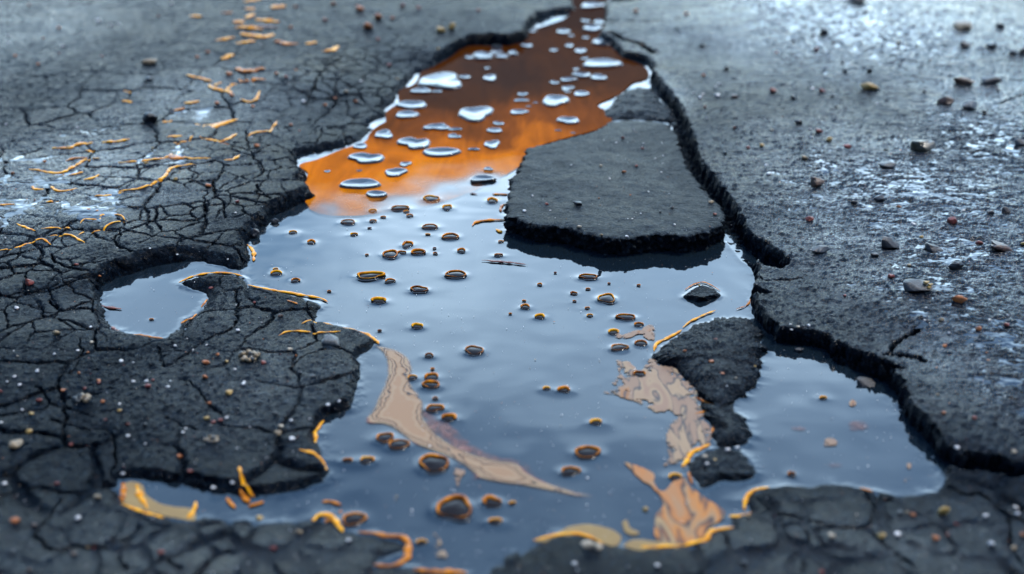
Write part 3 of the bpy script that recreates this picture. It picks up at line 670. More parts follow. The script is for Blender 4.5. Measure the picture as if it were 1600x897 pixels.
sheet('oil_streak', [(972,815),(980,812),(984,824),(1000,832),(990,836),(976,830)], .0010, M_cream, 'tiny cream hooked oil fleck above the narrow cream strip', 'oil streak', None, .0012, .0006, 505)
# small pink flakes in the right-hand pool
for (x, y, w, h, lb) in [(795,97,52,40,'small pink oil fleck in the upper part of the right-hand pool'),(692,287,84,60,'brightest pink triangular oil fleck in the middle of the right-hand pool'),(1060,390,26,30,'tiny pink oil fleck at the right side of the right-hand pool'),(1050,455,50,26,'pale pink oil fleck near the lower right corner of the right-hand pool'),(545,215,80,24,'faint pale oil fleck at the left side of the right-hand pool'),(830,205,150,50,'faint wide pale oil smear right of centre in the right-hand pool'),(715,385,80,24,'faint pale oil smear low in the right-hand pool')]:
    cx, cy = Z(9, x, y); w /= 2.99; h /= 2.99
    pts = [(cx+w/2*math.cos(a)*random.uniform(.6, 1.1), cy+h/2*math.sin(a)*random.uniform(.6, 1.1)) for a in np.linspace(0, 6.28, 9)[:-1]]
    sheet('oil_fleck', pts, .0010, M_pinkf if 'faint' in lb else M_peach2, lb, 'oil fleck', 'oil flecks on the right-hand pool', .001, .0006, 510+int(x))

# ------------------------------------------------------------------ labels by neighbourhood
LM = {'the slab\'s front left corner': (795,360), 'the slab\'s front right corner': (1130,365), 'the slab\'s far end': (990,185), 'the long beige streak\'s top': (600,550), 'the long beige streak\'s right tip': (930,777),
 'the left pool\'s yellow ribbon': (279,442), 'the long yellow ribbon\'s right tip': (512,472), 'the left pool': (235,475), 'the tan gravel lump': (390,558), 'the olive pebble': (1438,232), 'the orange-red stone': (1497,472),
 'the long dark stone': (1433,452), 'the rough asphalt lump': (1110,550), 'the right pool\'s lower right corner': (1467,771), 'the puddle\'s narrow far neck': (920,20), 'the left end of the orange reflection': (480,265),
 'the bottom left corner': (0,897), 'the bottom right corner': (1600,897), 'the top left corner': (0,0), 'the top right corner': (1600,0), 'the left edge at mid height': (0,450), 'the right edge at mid height': (1600,450),
 'the puddle\'s near left notch': (190,770), 'the marbled oil': (1060,810), 'the bottom centre cream oil': (910,830), 'the bright yellow oil splash': (325,195), 'the largest amber-ringed bubble': (710,797), 'the brown and black pebble': (1275,288), 'the big drop in the brown reflection': (742,180), 'the brightest red grain': (45,443),
 'the big tan stone at the top right': (1502,43), 'the smaller tan gravel lump': (127,625), 'the top edge left of centre': (660,0), 'the bottom edge left of centre': (640,897),'the slab\'s middle': (960,290)}
ORD = ['', 'second ', 'third ', 'fourth ', 'fifth ', 'sixth ', 'seventh ', 'eighth ', 'ninth ', 'tenth ', 'eleventh ', 'twelfth ']
REG = []     # (obj, noun phrase, px, py)
def reg(o, noun, px, py, cat, group=None):
    o['category'] = cat
    if group: o['group'] = group
    REG.append((o, noun, px, py))
def label_all():
    kinds = {}
    for r in REG: kinds.setdefault(r[1], []).append(r)
    for noun, L_ in kinds.items():
        P = np.array([(r[2], r[3]) for r in L_])
        used = set()
        rk = {}
        for k, c in LM.items():
            d = np.hypot(P[:, 0]-c[0], P[:, 1]-c[1]); rk[k] = np.argsort(np.argsort(d)), d
        for i, r in enumerate(L_):
            opts = sorted((int(rk[k][0][i])*60+rk[k][1][i], k) for k in LM)
            for sc, k in opts:
                q = int(rk[k][0][i])
                if q > 11: continue
                lb = '%s, %snearest %s' % (noun, ORD[q], k)
                if len(lb.replace('-', ' ').split()) <= 15: break
            r[0]['label'] = lb

# ------------------------------------------------------------------ drops as objects
def lathe(name, prof, a, b, material, n=40, wob=0, seed=0):
    ph = np.linspace(0, 2*math.pi, n, endpoint=False)
    wf = 1+wob*np.sin(2*ph+seed)+wob*.8*np.sin(3*ph+seed*2.3)+wob*.4*np.sin(5*ph+seed*1.7)
    V = []
    for r, z in prof:
        V.append(np.stack([a*r*wf*np.cos(ph), b*r*wf*np.sin(ph), np.full(n, z)], 1))
    V = np.array(V); k = len(prof)
    i = np.arange(k-1)[:, None]*n+np.arange(n)[None, :]; i2 = np.arange(k-1)[:, None]*n+(np.arange(n)[None, :]+1) % n
    F = np.stack([i, i2, i2+n, i+n], -1).reshape(-1, 4)
    return mesh_np(name, V.reshape(-1, 3), F, material)
def arc_rim(name, a, b, r0, hz, ph0, ph1, material, wob, seed, power=.6, n=44, m=8):
    t = np.linspace(0, 1, n); ph = ph0+(ph1-ph0)*t
    closed = abs(ph1-ph0) > 6.2
    wf = 1+wob*np.sin(2*ph+seed)+wob*.8*np.sin(3*ph+seed*2.3)+wob*.4*np.sin(5*ph+seed*1.7)
    rr = r0*((np.sin(math.pi*t)**power) if not closed else (.50+.52*np.sin(ph)+.10*np.sin(3*ph+seed)))+r0*.10
    th = np.linspace(0, 2*math.pi, m, endpoint=False)
    V = []
    for i in range(n):
        R = wf[i]
        cx, cy = a*R*math.cos(ph[i]), b*R*math.sin(ph[i])
        nx, ny = math.cos(ph[i]), math.sin(ph[i])
        V.append(np.stack([cx+nx*rr[i]*np.cos(th), cy+ny*rr[i]*np.cos(th), hz+rr[i]*.9*np.sin(th)], 1))
    V = np.array(V)
    i = np.arange(n-1)[:, None]*m+np.arange(m)[None, :]; i2 = np.arange(n-1)[:, None]*m+(np.arange(m)[None, :]+1) % m
    F = np.stack([i, i2, i2+m, i+m], -1).reshape(-1, 4)[:, ::-1]
    return mesh_np(name, V.reshape(-1, 3), F, material)
for di, ((x0, y0, a, b, px, py), k) in enumerate(DROPS):
    sd = random.uniform(0, 6)
    wob = random.uniform(.03, .14)
    if k == 'a':
        big = a > .009
        root = bpy.data.objects.new('bubble', None); COL.objects.link(root); root.location = (x0, y0, .0006); root.empty_display_size = .005
        h = min(a*.20, .0030)
        prof = [(math.sin(t)*1.02, h*math.cos(t)**.9+.0002) for t in np.linspace(.02, math.pi/2, 9)]
        prof = [(r_, z_) for r_, z_ in prof][::-1]
        bd = lathe('bead', prof, a, b, M_bead, 40, wob, sd)
        mt = random.choice([M_amber, M_amber, M_yellow]) if px > 560 or py > 350 else M_amber
        if a < .0028: mt = random.choice([M_amber, M_rust, M_amber])
        o1 = obj('bead', bd, root)
        s0 = random.uniform(-.35, .25)
        rim = arc_rim('rim', a*.9, b*.86, max(a*.27, .0009)*random.uniform(.6, 1.15) if not big else a*random.uniform(.08, .15), h*.75+.0005, (s0-.15) if a < .0085 else 0, (math.pi+.35+s0*.5) if a < .0085 else 2*math.pi, mt, wob, sd)
        obj('rim', rim, root)
        if a > .004:
            lo = arc_rim('lower_rim', a*1.04, b*1.04, a*.07, .0002, math.pi*1.15, math.pi*1.85, M_pale, wob, sd)
            obj('lower_rim', lo, root)
        sz = 'large' if a > .012 else 'medium-sized' if a > .005 else 'small' if a > .0028 else 'tiny'
        if (round(px), round(py)) == (710, 798): root['label'] = 'largest amber-ringed bubble, low in the main puddle'; root['category'] = 'bubble'; root['group'] = 'amber-rimmed bubbles on the puddle'
        else: reg(root, sz+' amber-rimmed bubble', px, py, 'bubble', 'amber-rimmed bubbles on the puddle')
    else:
        root = bpy.data.objects.new('clear_drop', None); COL.objects.link(root); root.location = (x0, y0, .0021); root.empty_display_size = .005
        h = min(a*.17, .0032)+.0002
        prof = [(1.03, 0), (1.0, h*.7), (.97, h)]+[(q_, h*(.12+.88*(q_/.97)**2)) for q_ in (.92, .85, .76, .65, .52, .38, .22, .01)]
        o1 = obj('drop', lathe('drop', prof, a, b, M_pale, 48, wob*1.5, sd), root)
        o2 = obj('rim', arc_rim('rim', a*1.05, b*1.08, max(a*.06, .0006), .0002, 0.0, 2*math.pi, M_brownrim, wob*1.5, sd), root)
        sz = 'large' if a > .022 else 'medium-sized' if a > .012 else 'small'
        if a < .006: sz = 'tiny'
        if abs(px-742) < 3 and abs(py-180) < 3: root['label'] = 'big open clear drop in the middle of the brown reflection'; root['category'] = 'water drop'; root['group'] = 'clear drops on the brown oil'
        else: reg(root, sz+' clear drop in the reflection', px, py, 'water drop', 'clear drops on the brown oil')

# ------------------------------------------------------------------ oil ribbons
RIB = [(1,[(868,352),(930,362),(990,378)],12,'y'),(1,[(975,395),(1000,412),(1060,425),(1090,445)],14,'y'),(1,[(1000,400),(1020,390),(1035,385)],9,'a'),(1,[(1060,420),(1085,395),(1120,392)],10,'a'),(1,[(1110,370),(1150,378),(1200,368),(1240,375)],13,'a'),(1,[(1120,462),(1160,470),(1195,462),(1212,430)],9,'a'),
 (1,[(790,660),(830,668),(870,660),(900,635)],9,'y'),(1,[(935,650),(970,662),(1040,660),(1090,635),(1110,620)],11,'y'),(1,[(1150,650),(1180,628),(1260,612),(1275,590),(1298,565)],9,'y'),(1,[(1050,755),(1090,745),(1120,720)],9,'y'),(1,[(315,692),(370,672),(435,668)],14,'y'),(1,[(475,665),(550,660),(605,648)],10,'y'),(1,[(305,750),(350,740),(410,738)],10,'a'),
 (1,[(135,790),(180,795),(230,805),(295,803),(340,780),(400,745),(465,740)],11,'y'),(1,[(290,820),(340,818),(390,805)],9,'a'),(1,[(390,840),(430,832),(465,815)],9,'a'),(1,[(555,760),(640,752),(740,742),(810,728),(900,738),(985,738)],10,'y'),(1,[(540,897),(640,885),(700,870),(760,835),(800,790),(850,778),(915,768)],11,'y'),(1,[(150,870),(165,885),(205,885)],9,'y'),(1,[(240,870),(260,890),(310,892),(360,880)],9,'y'),
 (1,[(1140,42),(1195,42)],18,'y'),(1,[(1195,90),(1250,95),(1300,100)],22,'a'),(1,[(1120,155),(1160,165),(1230,172),(1285,155)],22,'a'),(1,[(1085,105),(1140,100)],24,'a'),(1,[(1285,190),(1340,205),(1395,205)],20,'a'),(1,[(1105,205),(1195,190)],16,'a'),(1,[(1005,190),(1095,175)],16,'a'),(1,[(1265,40),(1325,25)],24,'y'),(1,[(1030,60),(1085,58)],16,'a'),(1,[(885,75),(945,78)],18,'a'),(1,[(1505,242),(1545,235),(1580,215)],18,'a'),(1,[(1035,275),(1095,255)],20,'a'),(1,[(1100,315),(1140,330),(1240,318)],20,'a'),(1,[(1430,205),(1480,200)],18,'a'),
 (1,[(575,425),(620,425)],9,'a'),(1,[(568,473),(618,475)],12,'a'),(1,[(810,515),(865,505)],13,'a'),(1,[(860,484),(930,472)],13,'a'),(1,[(760,578),(805,562)],12,'y'),(1,[(1140,8),(1215,-4)],18,'y'),(1,[(1150,85),(1185,65)],18,'y'),(1,[(1100,130),(1150,128),(1225,138)],22,'a'),(1,[(1190,120),(1300,128)],14,'r'),(1,[(780,640),(850,635)],12,'a'),(1,[(1030,675),(1070,675)],13,'a'),(1,[(240,692),(320,692)],8,'a'),(1,[(400,705),(445,705)],8,'a'),
 (4,[(835,425),(900,395),(1000,378),(1090,382),(1135,395)],11,'y'),(4,[(1155,435),(1250,455),(1400,480),(1500,498),(1530,515)],15,'y'),(4,[(1155,245),(1185,280),(1185,325)],13,'y'),(4,[(600,135),(540,140),(500,155),(470,175),(400,185),(365,205)],8,'y'),(4,[(375,150),(395,130),(460,130),(480,110),(560,108),(585,130)],8,'y'),(4,[(190,175),(280,168),(380,172)],9,'y'),(4,[(80,150),(120,165),(165,180)],11,'y'),(4,[(230,205),(320,200),(370,222),(395,232)],10,'y'),(4,[(-10,277),(80,260),(150,235),(200,225),(240,245)],9,'y'),(4,[(-10,62),(70,58)],9,'y'),(4,[(400,80),(460,88)],12,'a'),(4,[(215,50),(280,42)],11,'y'),(4,[(440,22),(520,12),(580,0)],9,'y'),(4,[(620,670),(690,680),(765,687)],9,'a'),(4,[(475,535),(570,548)],13,'r'),(4,[(520,630),(560,660)],13,'r'),(4,[(1300,672),(1350,650),(1480,655),(1594,650)],9,'y'),(4,[(845,615),(890,595),(920,570)],10,'a'),(4,[(1340,505),(1390,525)],9,'a'),(4,[(940,540),(970,500)],8,'a'),(4,[(1410,640),(1450,620),(1500,612),(1560,625)],8,'y'),
 (5,[(0,655),(100,660),(140,680),(180,712)],16,'y'),(5,[(610,158),(640,138),(700,132),(775,132)],15,'a'),(5,[(655,320),(760,328),(865,340)],13,'r'),(5,[(745,92),(750,65),(778,55)],11,'a'),(5,[(705,10),(780,12)],13,'a'),(5,[(1460,745),(1475,710),(1530,680),(1594,645)],13,'y'),(5,[(725,175),(750,190)],14,'y'),(5,[(640,12),(600,6)],8,'r'),
 (6,[(0,635),(40,605),(100,575),(160,552)],9,'y'),(6,[(10,460),(60,430),(110,425),(180,465)],7,'a'),(6,[(250,550),(300,530),(320,500)],7,'a'),
 (7,[(565,575),(640,600),(700,618),(770,635)],16,'y'),(7,[(880,640),(905,600),(915,560)],17,'y'),(7,[(1120,400),(1125,440),(1145,480),(1185,510)],14,'y'),(7,[(1120,500),(1160,545)],20,'a'),(7,[(1400,330),(1480,355),(1510,375),(1525,400)],15,'y'),(7,[(1470,300),(1475,230),(1510,175)],15,'y'),(7,[(1460,655),(1480,625),(1530,622),(1570,650),(1600,700)],22,'y'),(7,[(580,470),(575,520),(570,560)],24,'a'),(7,[(640,480),(650,530),(690,590)],20,'y'),(7,[(1160,585),(1185,575),(1230,560)],16,'a'),(7,[(1060,540),(1080,570),(1100,590)],14,'a'),(7,[(1500,560),(1550,560),(1600,580)],12,'a'),
 (8,[(80,700),(180,712),(300,735),(315,790),(300,830),(230,860),(150,855)],24,'a'),(8,[(330,875),(450,885),(590,893)],24,'a'),(8,[(900,742),(990,718),(1090,708),(1150,720),(1190,735),(1225,758)],16,'y'),(8,[(1400,772),(1500,770),(1594,765)],16,'y'),
 (9,[(0,395),(50,330),(130,290)],20,'y'),(9,[(30,420),(45,480)],12,'a'),(9,[(0,765),(60,750),(110,740),(130,700),(180,688),(240,680)],20,'y'),(9,[(290,600),(300,540),(340,505),(410,492)],14,'y'),(9,[(830,500),(890,515)],9,'a'),(9,[(215,628),(320,625)],16,'y'),(9,[(60,70),(100,90),(150,110),(185,95)],12,'a'),(9,[(60,150),(120,140),(150,180),(140,240)],12,'a')]
def catv(P, n): return catmull(P, n)
def ribbon(r, pts, wpx, code, idx):
    Pp = catmull(ZL(r, pts), 6)
    ctr = Pp[len(Pp)//2]
    sc = pxscale(*ctr)/2.99
    rad = wpx*sc*(.52 if r == 1 else .42)
    # positions on whatever carries the ribbon
    z0 = .001
    cpts = []
    for p in (Pp[0], ctr, Pp[-1]):
        cpts.append(gz(*p))
    zs = [max(c[2], .0008) for c in cpts]
    zm = float(np.median(zs))
    Wd = toworld(Pp, zm)
    s = np.concatenate([[0], np.cumsum(np.hypot(*np.diff(Wd, axis=0).T))]); Ln = s[-1]
    n = int(max(14, min(90, Ln/.0012)))
    t = np.linspace(0, Ln, n)
    C = np.stack([np.interp(t, s, Wd[:, 0]), np.interp(t, s, Wd[:, 1])], 1)
    C += np.stack([vnoise(C[:, 0]*80, C[:, 1]*80, 600+idx), vnoise(C[:, 0]*80, C[:, 1]*80, 700+idx)], 1)*rad*.7
    g = Hroad(C[:, 0], C[:, 1])
    zc = np.maximum(g, .0010)
    k = max(3, int(.006/max(Ln/n, 1e-4))) | 1
    k = min(k, n if n % 2 else n-1)
    pad = np.r_[[zc[0]]*(k//2), zc, [zc[-1]]*(k//2)]
    zc = np.convolve(pad, np.ones(k)/k, 'valid')+.0003
    T = np.gradient(C, axis=0); T /= np.linalg.norm(T, axis=1)[:, None]+1e-9
    Nn = np.stack([-T[:, 1], T[:, 0]], 1)
    tt = t/Ln
    R = rad*(np.minimum(1, np.sin(math.pi*tt)**.5*1.05)+.06)*np.clip(1+.8*vnoise(tt*Ln*110+idx*3.1, tt*0+idx, 900), .25, 2)
    m = 10; thh = np.linspace(0, 2*math.pi, m, endpoint=False)
    V = np.zeros((n, m, 3))
    for j, a in enumerate(thh):
        V[:, j, 0] = C[:, 0]+Nn[:, 0]*R*math.cos(a)*1.5
        V[:, j, 1] = C[:, 1]+Nn[:, 1]*R*math.cos(a)*1.5
        V[:, j, 2] = zc+R*.48*math.sin(a)
    c0 = np.array([C[n//2, 0], C[n//2, 1], zc[n//2]])
    i = np.arange(n-1)[:, None]*m+np.arange(m)[None, :]; i2 = np.arange(n-1)[:, None]*m+(np.arange(m)[None, :]+1) % m
    F = np.stack([i, i+m, i2+m, i2], -1).reshape(-1, 4)
    mt = {'y': M_yellow, 'a': M_amber, 'r': M_rust}[code]
    o = obj('oil_ribbon', mesh_np('oil_ribbon', V.reshape(-1, 3)-c0, F, mt)); o.location = c0
    nm = {'y': 'yellow', 'a': 'amber', 'r': 'rust-red'}[code]
    px = Ln/pxscale(*ctr)
    sz = 'long' if px > 75 else 'short' if px > 28 else 'tiny'
    reg(o, '%s %s oil ribbon' % (sz, nm), float(ctr[0]), float(ctr[1]), 'oil ribbon', 'oil ribbons on the wet road')
for i, rb in enumerate(RIB): ribbon(*rb[:3], 'y' if rb[0] == 1 and i % 4 and rb[3] == 'a' else rb[3], i)

# the bright splash of yellow oil on the left
P = ZL(1, [(845,625),(880,612),(905,595),(912,575),(950,580),(990,577),(1060,560),(1112,552),(1060,572),(1010,592),(985,606),(960,604),(925,606),(895,622),(865,628)])
zz = gz(325, 195)[2]
sp = sheet('oil_splash', P, zz+.0022, M_yellow, 'bright yellow star-shaped oil splash on the wet road at the left', 'oil splash', None, .0012, .0004, 640, None, .002, .004)
P = ZL(1, [(775,725),(800,712),(815,722),(840,724),(860,735),(800,740)])
sp = sheet('oil_splash', P, gz(272, 243)[2]+.002, M_amber, 'small amber oil splash on the middle of a long thin ribbon at the left', 'oil splash', None, .0012, .0004, 645, None, .002, .004)

# ------------------------------------------------------------------ stones and grit
import bmesh
def rock(seed, sub=3, rough=.28):
    bm = bmesh.new(); bmesh.ops.create_icosphere(bm, subdivisions=sub, radius=1)
    co = np.array([v.co[:] for v in bm.verts])
    r = 1+vnoise3(co[:, 0]*1.3+seed*7, co[:, 1]*1.3, co[:, 2]*1.3, seed)*rough+vnoise3(co[:, 0]*3+seed, co[:, 1]*3, co[:, 2]*3, seed+1)*rough*.45+vnoise3(co[:, 0]*8+seed, co[:, 1]*8, co[:, 2]*8, seed+2)*rough*.15
    # a few flat broken faces
    rr = np.random.default_rng(seed)
    co = co*r[:, None]
    for _ in range(9):
        n = rr.normal(size=3); n /= np.linalg.norm(n); q = rr.uniform(.55, .85)
        dd = co@n; m = dd > q
        co[m] -= n*((dd[m]-q)*.85)[:, None]
    for v, c in zip(bm.verts, co): v.co = c
    F = np.array([[v.index for v in f.verts] for f in bm.faces]); bm.free()
    return co, F
PROTO = {}
def rockmesh(variant, code, sub):
    k = (variant, code, sub)
    if k not in PROTO:
        co, F = rock(1000+variant, sub, .34); PROTO[k] = mesh_np('stone', co, F, ST[code], sub > 2)
    return PROTO[k]
def onslab(px, py):
    zt = .018
    P = toworld([(px, py)], zt)[0]
    if inside(np.array([P[0]]), np.array([P[1]]), SO)[0]: return float(P[0]), float(P[1]), float(slab_top(P[0], P[1]))
    for O, z in ((CAO, .010), (CBO, .007), (CCO, .005), (CDO, .005)):
        P = toworld([(px, py)], z)[0]
        if inside(np.array([P[0]]), np.array([P[1]]), O)[0]: return float(P[0]), float(P[1]), z
    return None
cnt = 0
def stone(name, r, x, y, w, h, code, label=None, sub=3, cat='stone', nounsz=None, flat=.6, rot=None):
    global cnt; cnt += 1
    px, py = Z(r, x, y)
    q = onslab(px, py)
    X0, Y0, z0 = q if q else gz(px, py)[:3]
    s = pxscale(px, py)/2.99
    a = w*s/2; hh = max(min(h, w)*s/2, a*.45)
    o = obj(name, rockmesh(cnt % 9, code, sub))
    o.scale = (a, a*random.uniform(.75, 1.0), hh*.9 if flat > .5 else a*flat)
    o.rotation_euler = (random.uniform(-.2, .2), random.uniform(-.2, .2), random.uniform(-.4, .4) if rot is None else rot)
    o.location = (X0, Y0, z0+o.scale[2]*.45)
    if label: o['label'] = label; o['category'] = cat
    else: reg(o, '%s%s %s' % (nounsz or '', CN[code], 'grit grain' if name == 'grit_grain' else 'pebble'), px, py, cat)
    return o
big = [
 (3,1306,132,100,52,'t','big tan stone with a dark underside at the top right'),(3,1310,388,96,44,'n','brown stone with gold flecks near the right edge, above two dark stones'),(3,870,412,88,18,'y','flat yellow chip lying alone on the far right road'),
 (3,1440,382,96,34,'k','long thin dark stone near the right edge, beside the gold-flecked brown stone'),(3,1230,482,76,42,'n','dark brown oval stone, left of the blocky dark grey stone'),(3,1338,502,76,50,'g','blocky dark grey stone right of the dark brown oval stone'),(3,1115,697,108,66,'v','rounded olive pebble standing alone on the right road'),
 (3,1316,218,52,36,'k','black stone straight below the big tan stone'),(3,1447,219,52,34,'k','black stone right of the one below the big tan stone'),(3,1545,253,38,34,'k','left one of two black stones at the right edge near the top'),(3,1588,250,42,44,'k','right one of two black stones at the right edge near the top'),(3,1482,128,46,32,'k','small black stone right of the big tan stone'),
 (3,662,158,42,42,'k','upright black stone on the bright wet patch at the top right'),(3,815,8,92,24,'k','wide flat black stone cut by the top edge, right of centre'),(3,955,775,72,34,'g','low grey stone left of and below the olive pebble'),(3,623,862,62,56,'n','brown and black pebble sitting in a wet splash'),
 (6,960,253,92,58,'k','angular black stone in the middle of the rough wet right side'),(6,925,45,52,58,'k','tall black stone above the angular black stone'),(6,1262,143,52,46,'r','rust and black stone on the rough wet right side'),(6,1292,515,66,54,'o','orange-red stone right of the long dark stone'),
 (6,1272,355,82,46,'k','black stone leaning above the yellow bits, right side'),(6,1490,265,104,38,'n','flat brown-grey stone close to the right edge'),(6,593,132,42,24,'r','small dark red stone on the smooth road right of the crack'),(6,640,275,82,28,'k','crumbled black clod on the smooth road right of the crack'),(6,1165,270,84,34,'k','flat dark stone right of the angular black stone'),(6,1510,93,42,32,'k','black rounded stone near the right edge, above the flat brown-grey stone'),
 (5,1108,72,50,28,'k','small black clod on the middle of the slab top'),(1,695,372,38,22,'k','small dark stone below the tan stone at the far left'),(1,695,296,70,34,'t','tan stone on the far left road'),(1,698,562,80,54,'k','rounded black clod on the far left road'),
 (4,1555,702,92,38,'g','grey-brown stone by the oil-rimmed shore, right of the gravel lump'),(4,1185,210,58,56,'k','larger of two black lumps in the water at the left bank'),(4,1283,145,38,40,'k','smaller, farther of two black lumps in the water at the left bank'),(4,135,430,38,40,'r','red grain on the left cracks, the brightest red one'),
 (9,850,10,92,30,'k','flat black stone in the water at the upper right of the right-hand pool'),(6,545,745,42,32,'k','small black stone in the water below the crack, top of the right-hand pool'),(9,1340,445,62,34,'o','orange and red stone at the right pool\'s crack, lower right'),(9,1218,612,58,70,'y','double yellow-brown stone on the near right asphalt'),
 (7,68,295,72,36,'t','elongated tan stone near the left edge, lower part'),(2,468,146,46,34,'y','left one of two yellow stones at the far edge of the brown reflection'),(2,517,133,38,36,'y','right one of two yellow stones at the far edge of the brown reflection'),(8,1150,765,56,40,'c','larger of two cream stones at the bottom centre shore'),(8,1197,775,42,34,'c','smaller of two cream stones at the bottom centre shore')]
for r, x, y, w, h, c, lb in big:
    stone('stone', r, x, y, w, h, c, lb, 4, rot=(.5 if 'leaning' in lb else None))
# long dark stone with its yellow bits
root = stone('stone', 6, 1090, 455, 140, 64, 'k', 'long dark stone with yellow bits on its right end', 4)
root['kind'] = root.get('kind', '') or ''
del root['kind']
bit_co, bit_F = rock(77, 3)
for (dx, dy, dz, s_) in ((.62, -.1, .78, .24), (.85, -.25, .5, .20), (.78, -.45, .2, .17)):
    V = bit_co*s_*np.array([1, 1, 1.3])+np.array([dx, dy, dz]); bo = obj('yellow_bit', mesh_np('yellow_bit', V, bit_F, ST['y']), root)
# lumps of stuck-together gravel
def cluster(r, x, y, w, h, label):
    px, py = Z(r, x, y); X0, Y0, z0, _ = gz(px, py); s = pxscale(px, py)/2.99; a = w*s/2
    Vs = []; Fs = []; mi = []; off = 0
    for k in range(34):
        co, F = rock(300+k, 2); ang = random.uniform(0, 6.28); rr = math.sqrt(random.random())
        p = np.array([a*rr*.85*math.cos(ang), a*.6*rr*math.sin(ang), a*.42*(1-rr)*random.uniform(.2, 1.1)+a*.1])
        Vs.append(co*a*random.uniform(.12, .27)+p); Fs.append(F+off); off += len(co); mi += [random.choice([0, 0, 1, 2, 2])]*len(F)
    me = mesh_np('gravel_lump', np.vstack(Vs), np.vstack(Fs), [ST['t'], ST['c'], ST['g']], True, mi)
    o = obj('gravel_lump', me); o.location = (X0, Y0, z0); setk(o, None, label, 'gravel lump')
cluster(4, 1168, 775, 124, 76, 'tan crumbly gravel lump on the left asphalt below the puddle\'s yellow ribbon')
cluster(7, 380, 82, 100, 60, 'smaller tan crumbly gravel lump toward the left edge')
cluster(7, 990, 272, 80, 46, 'dull brownish gravel lump on the near left asphalt')

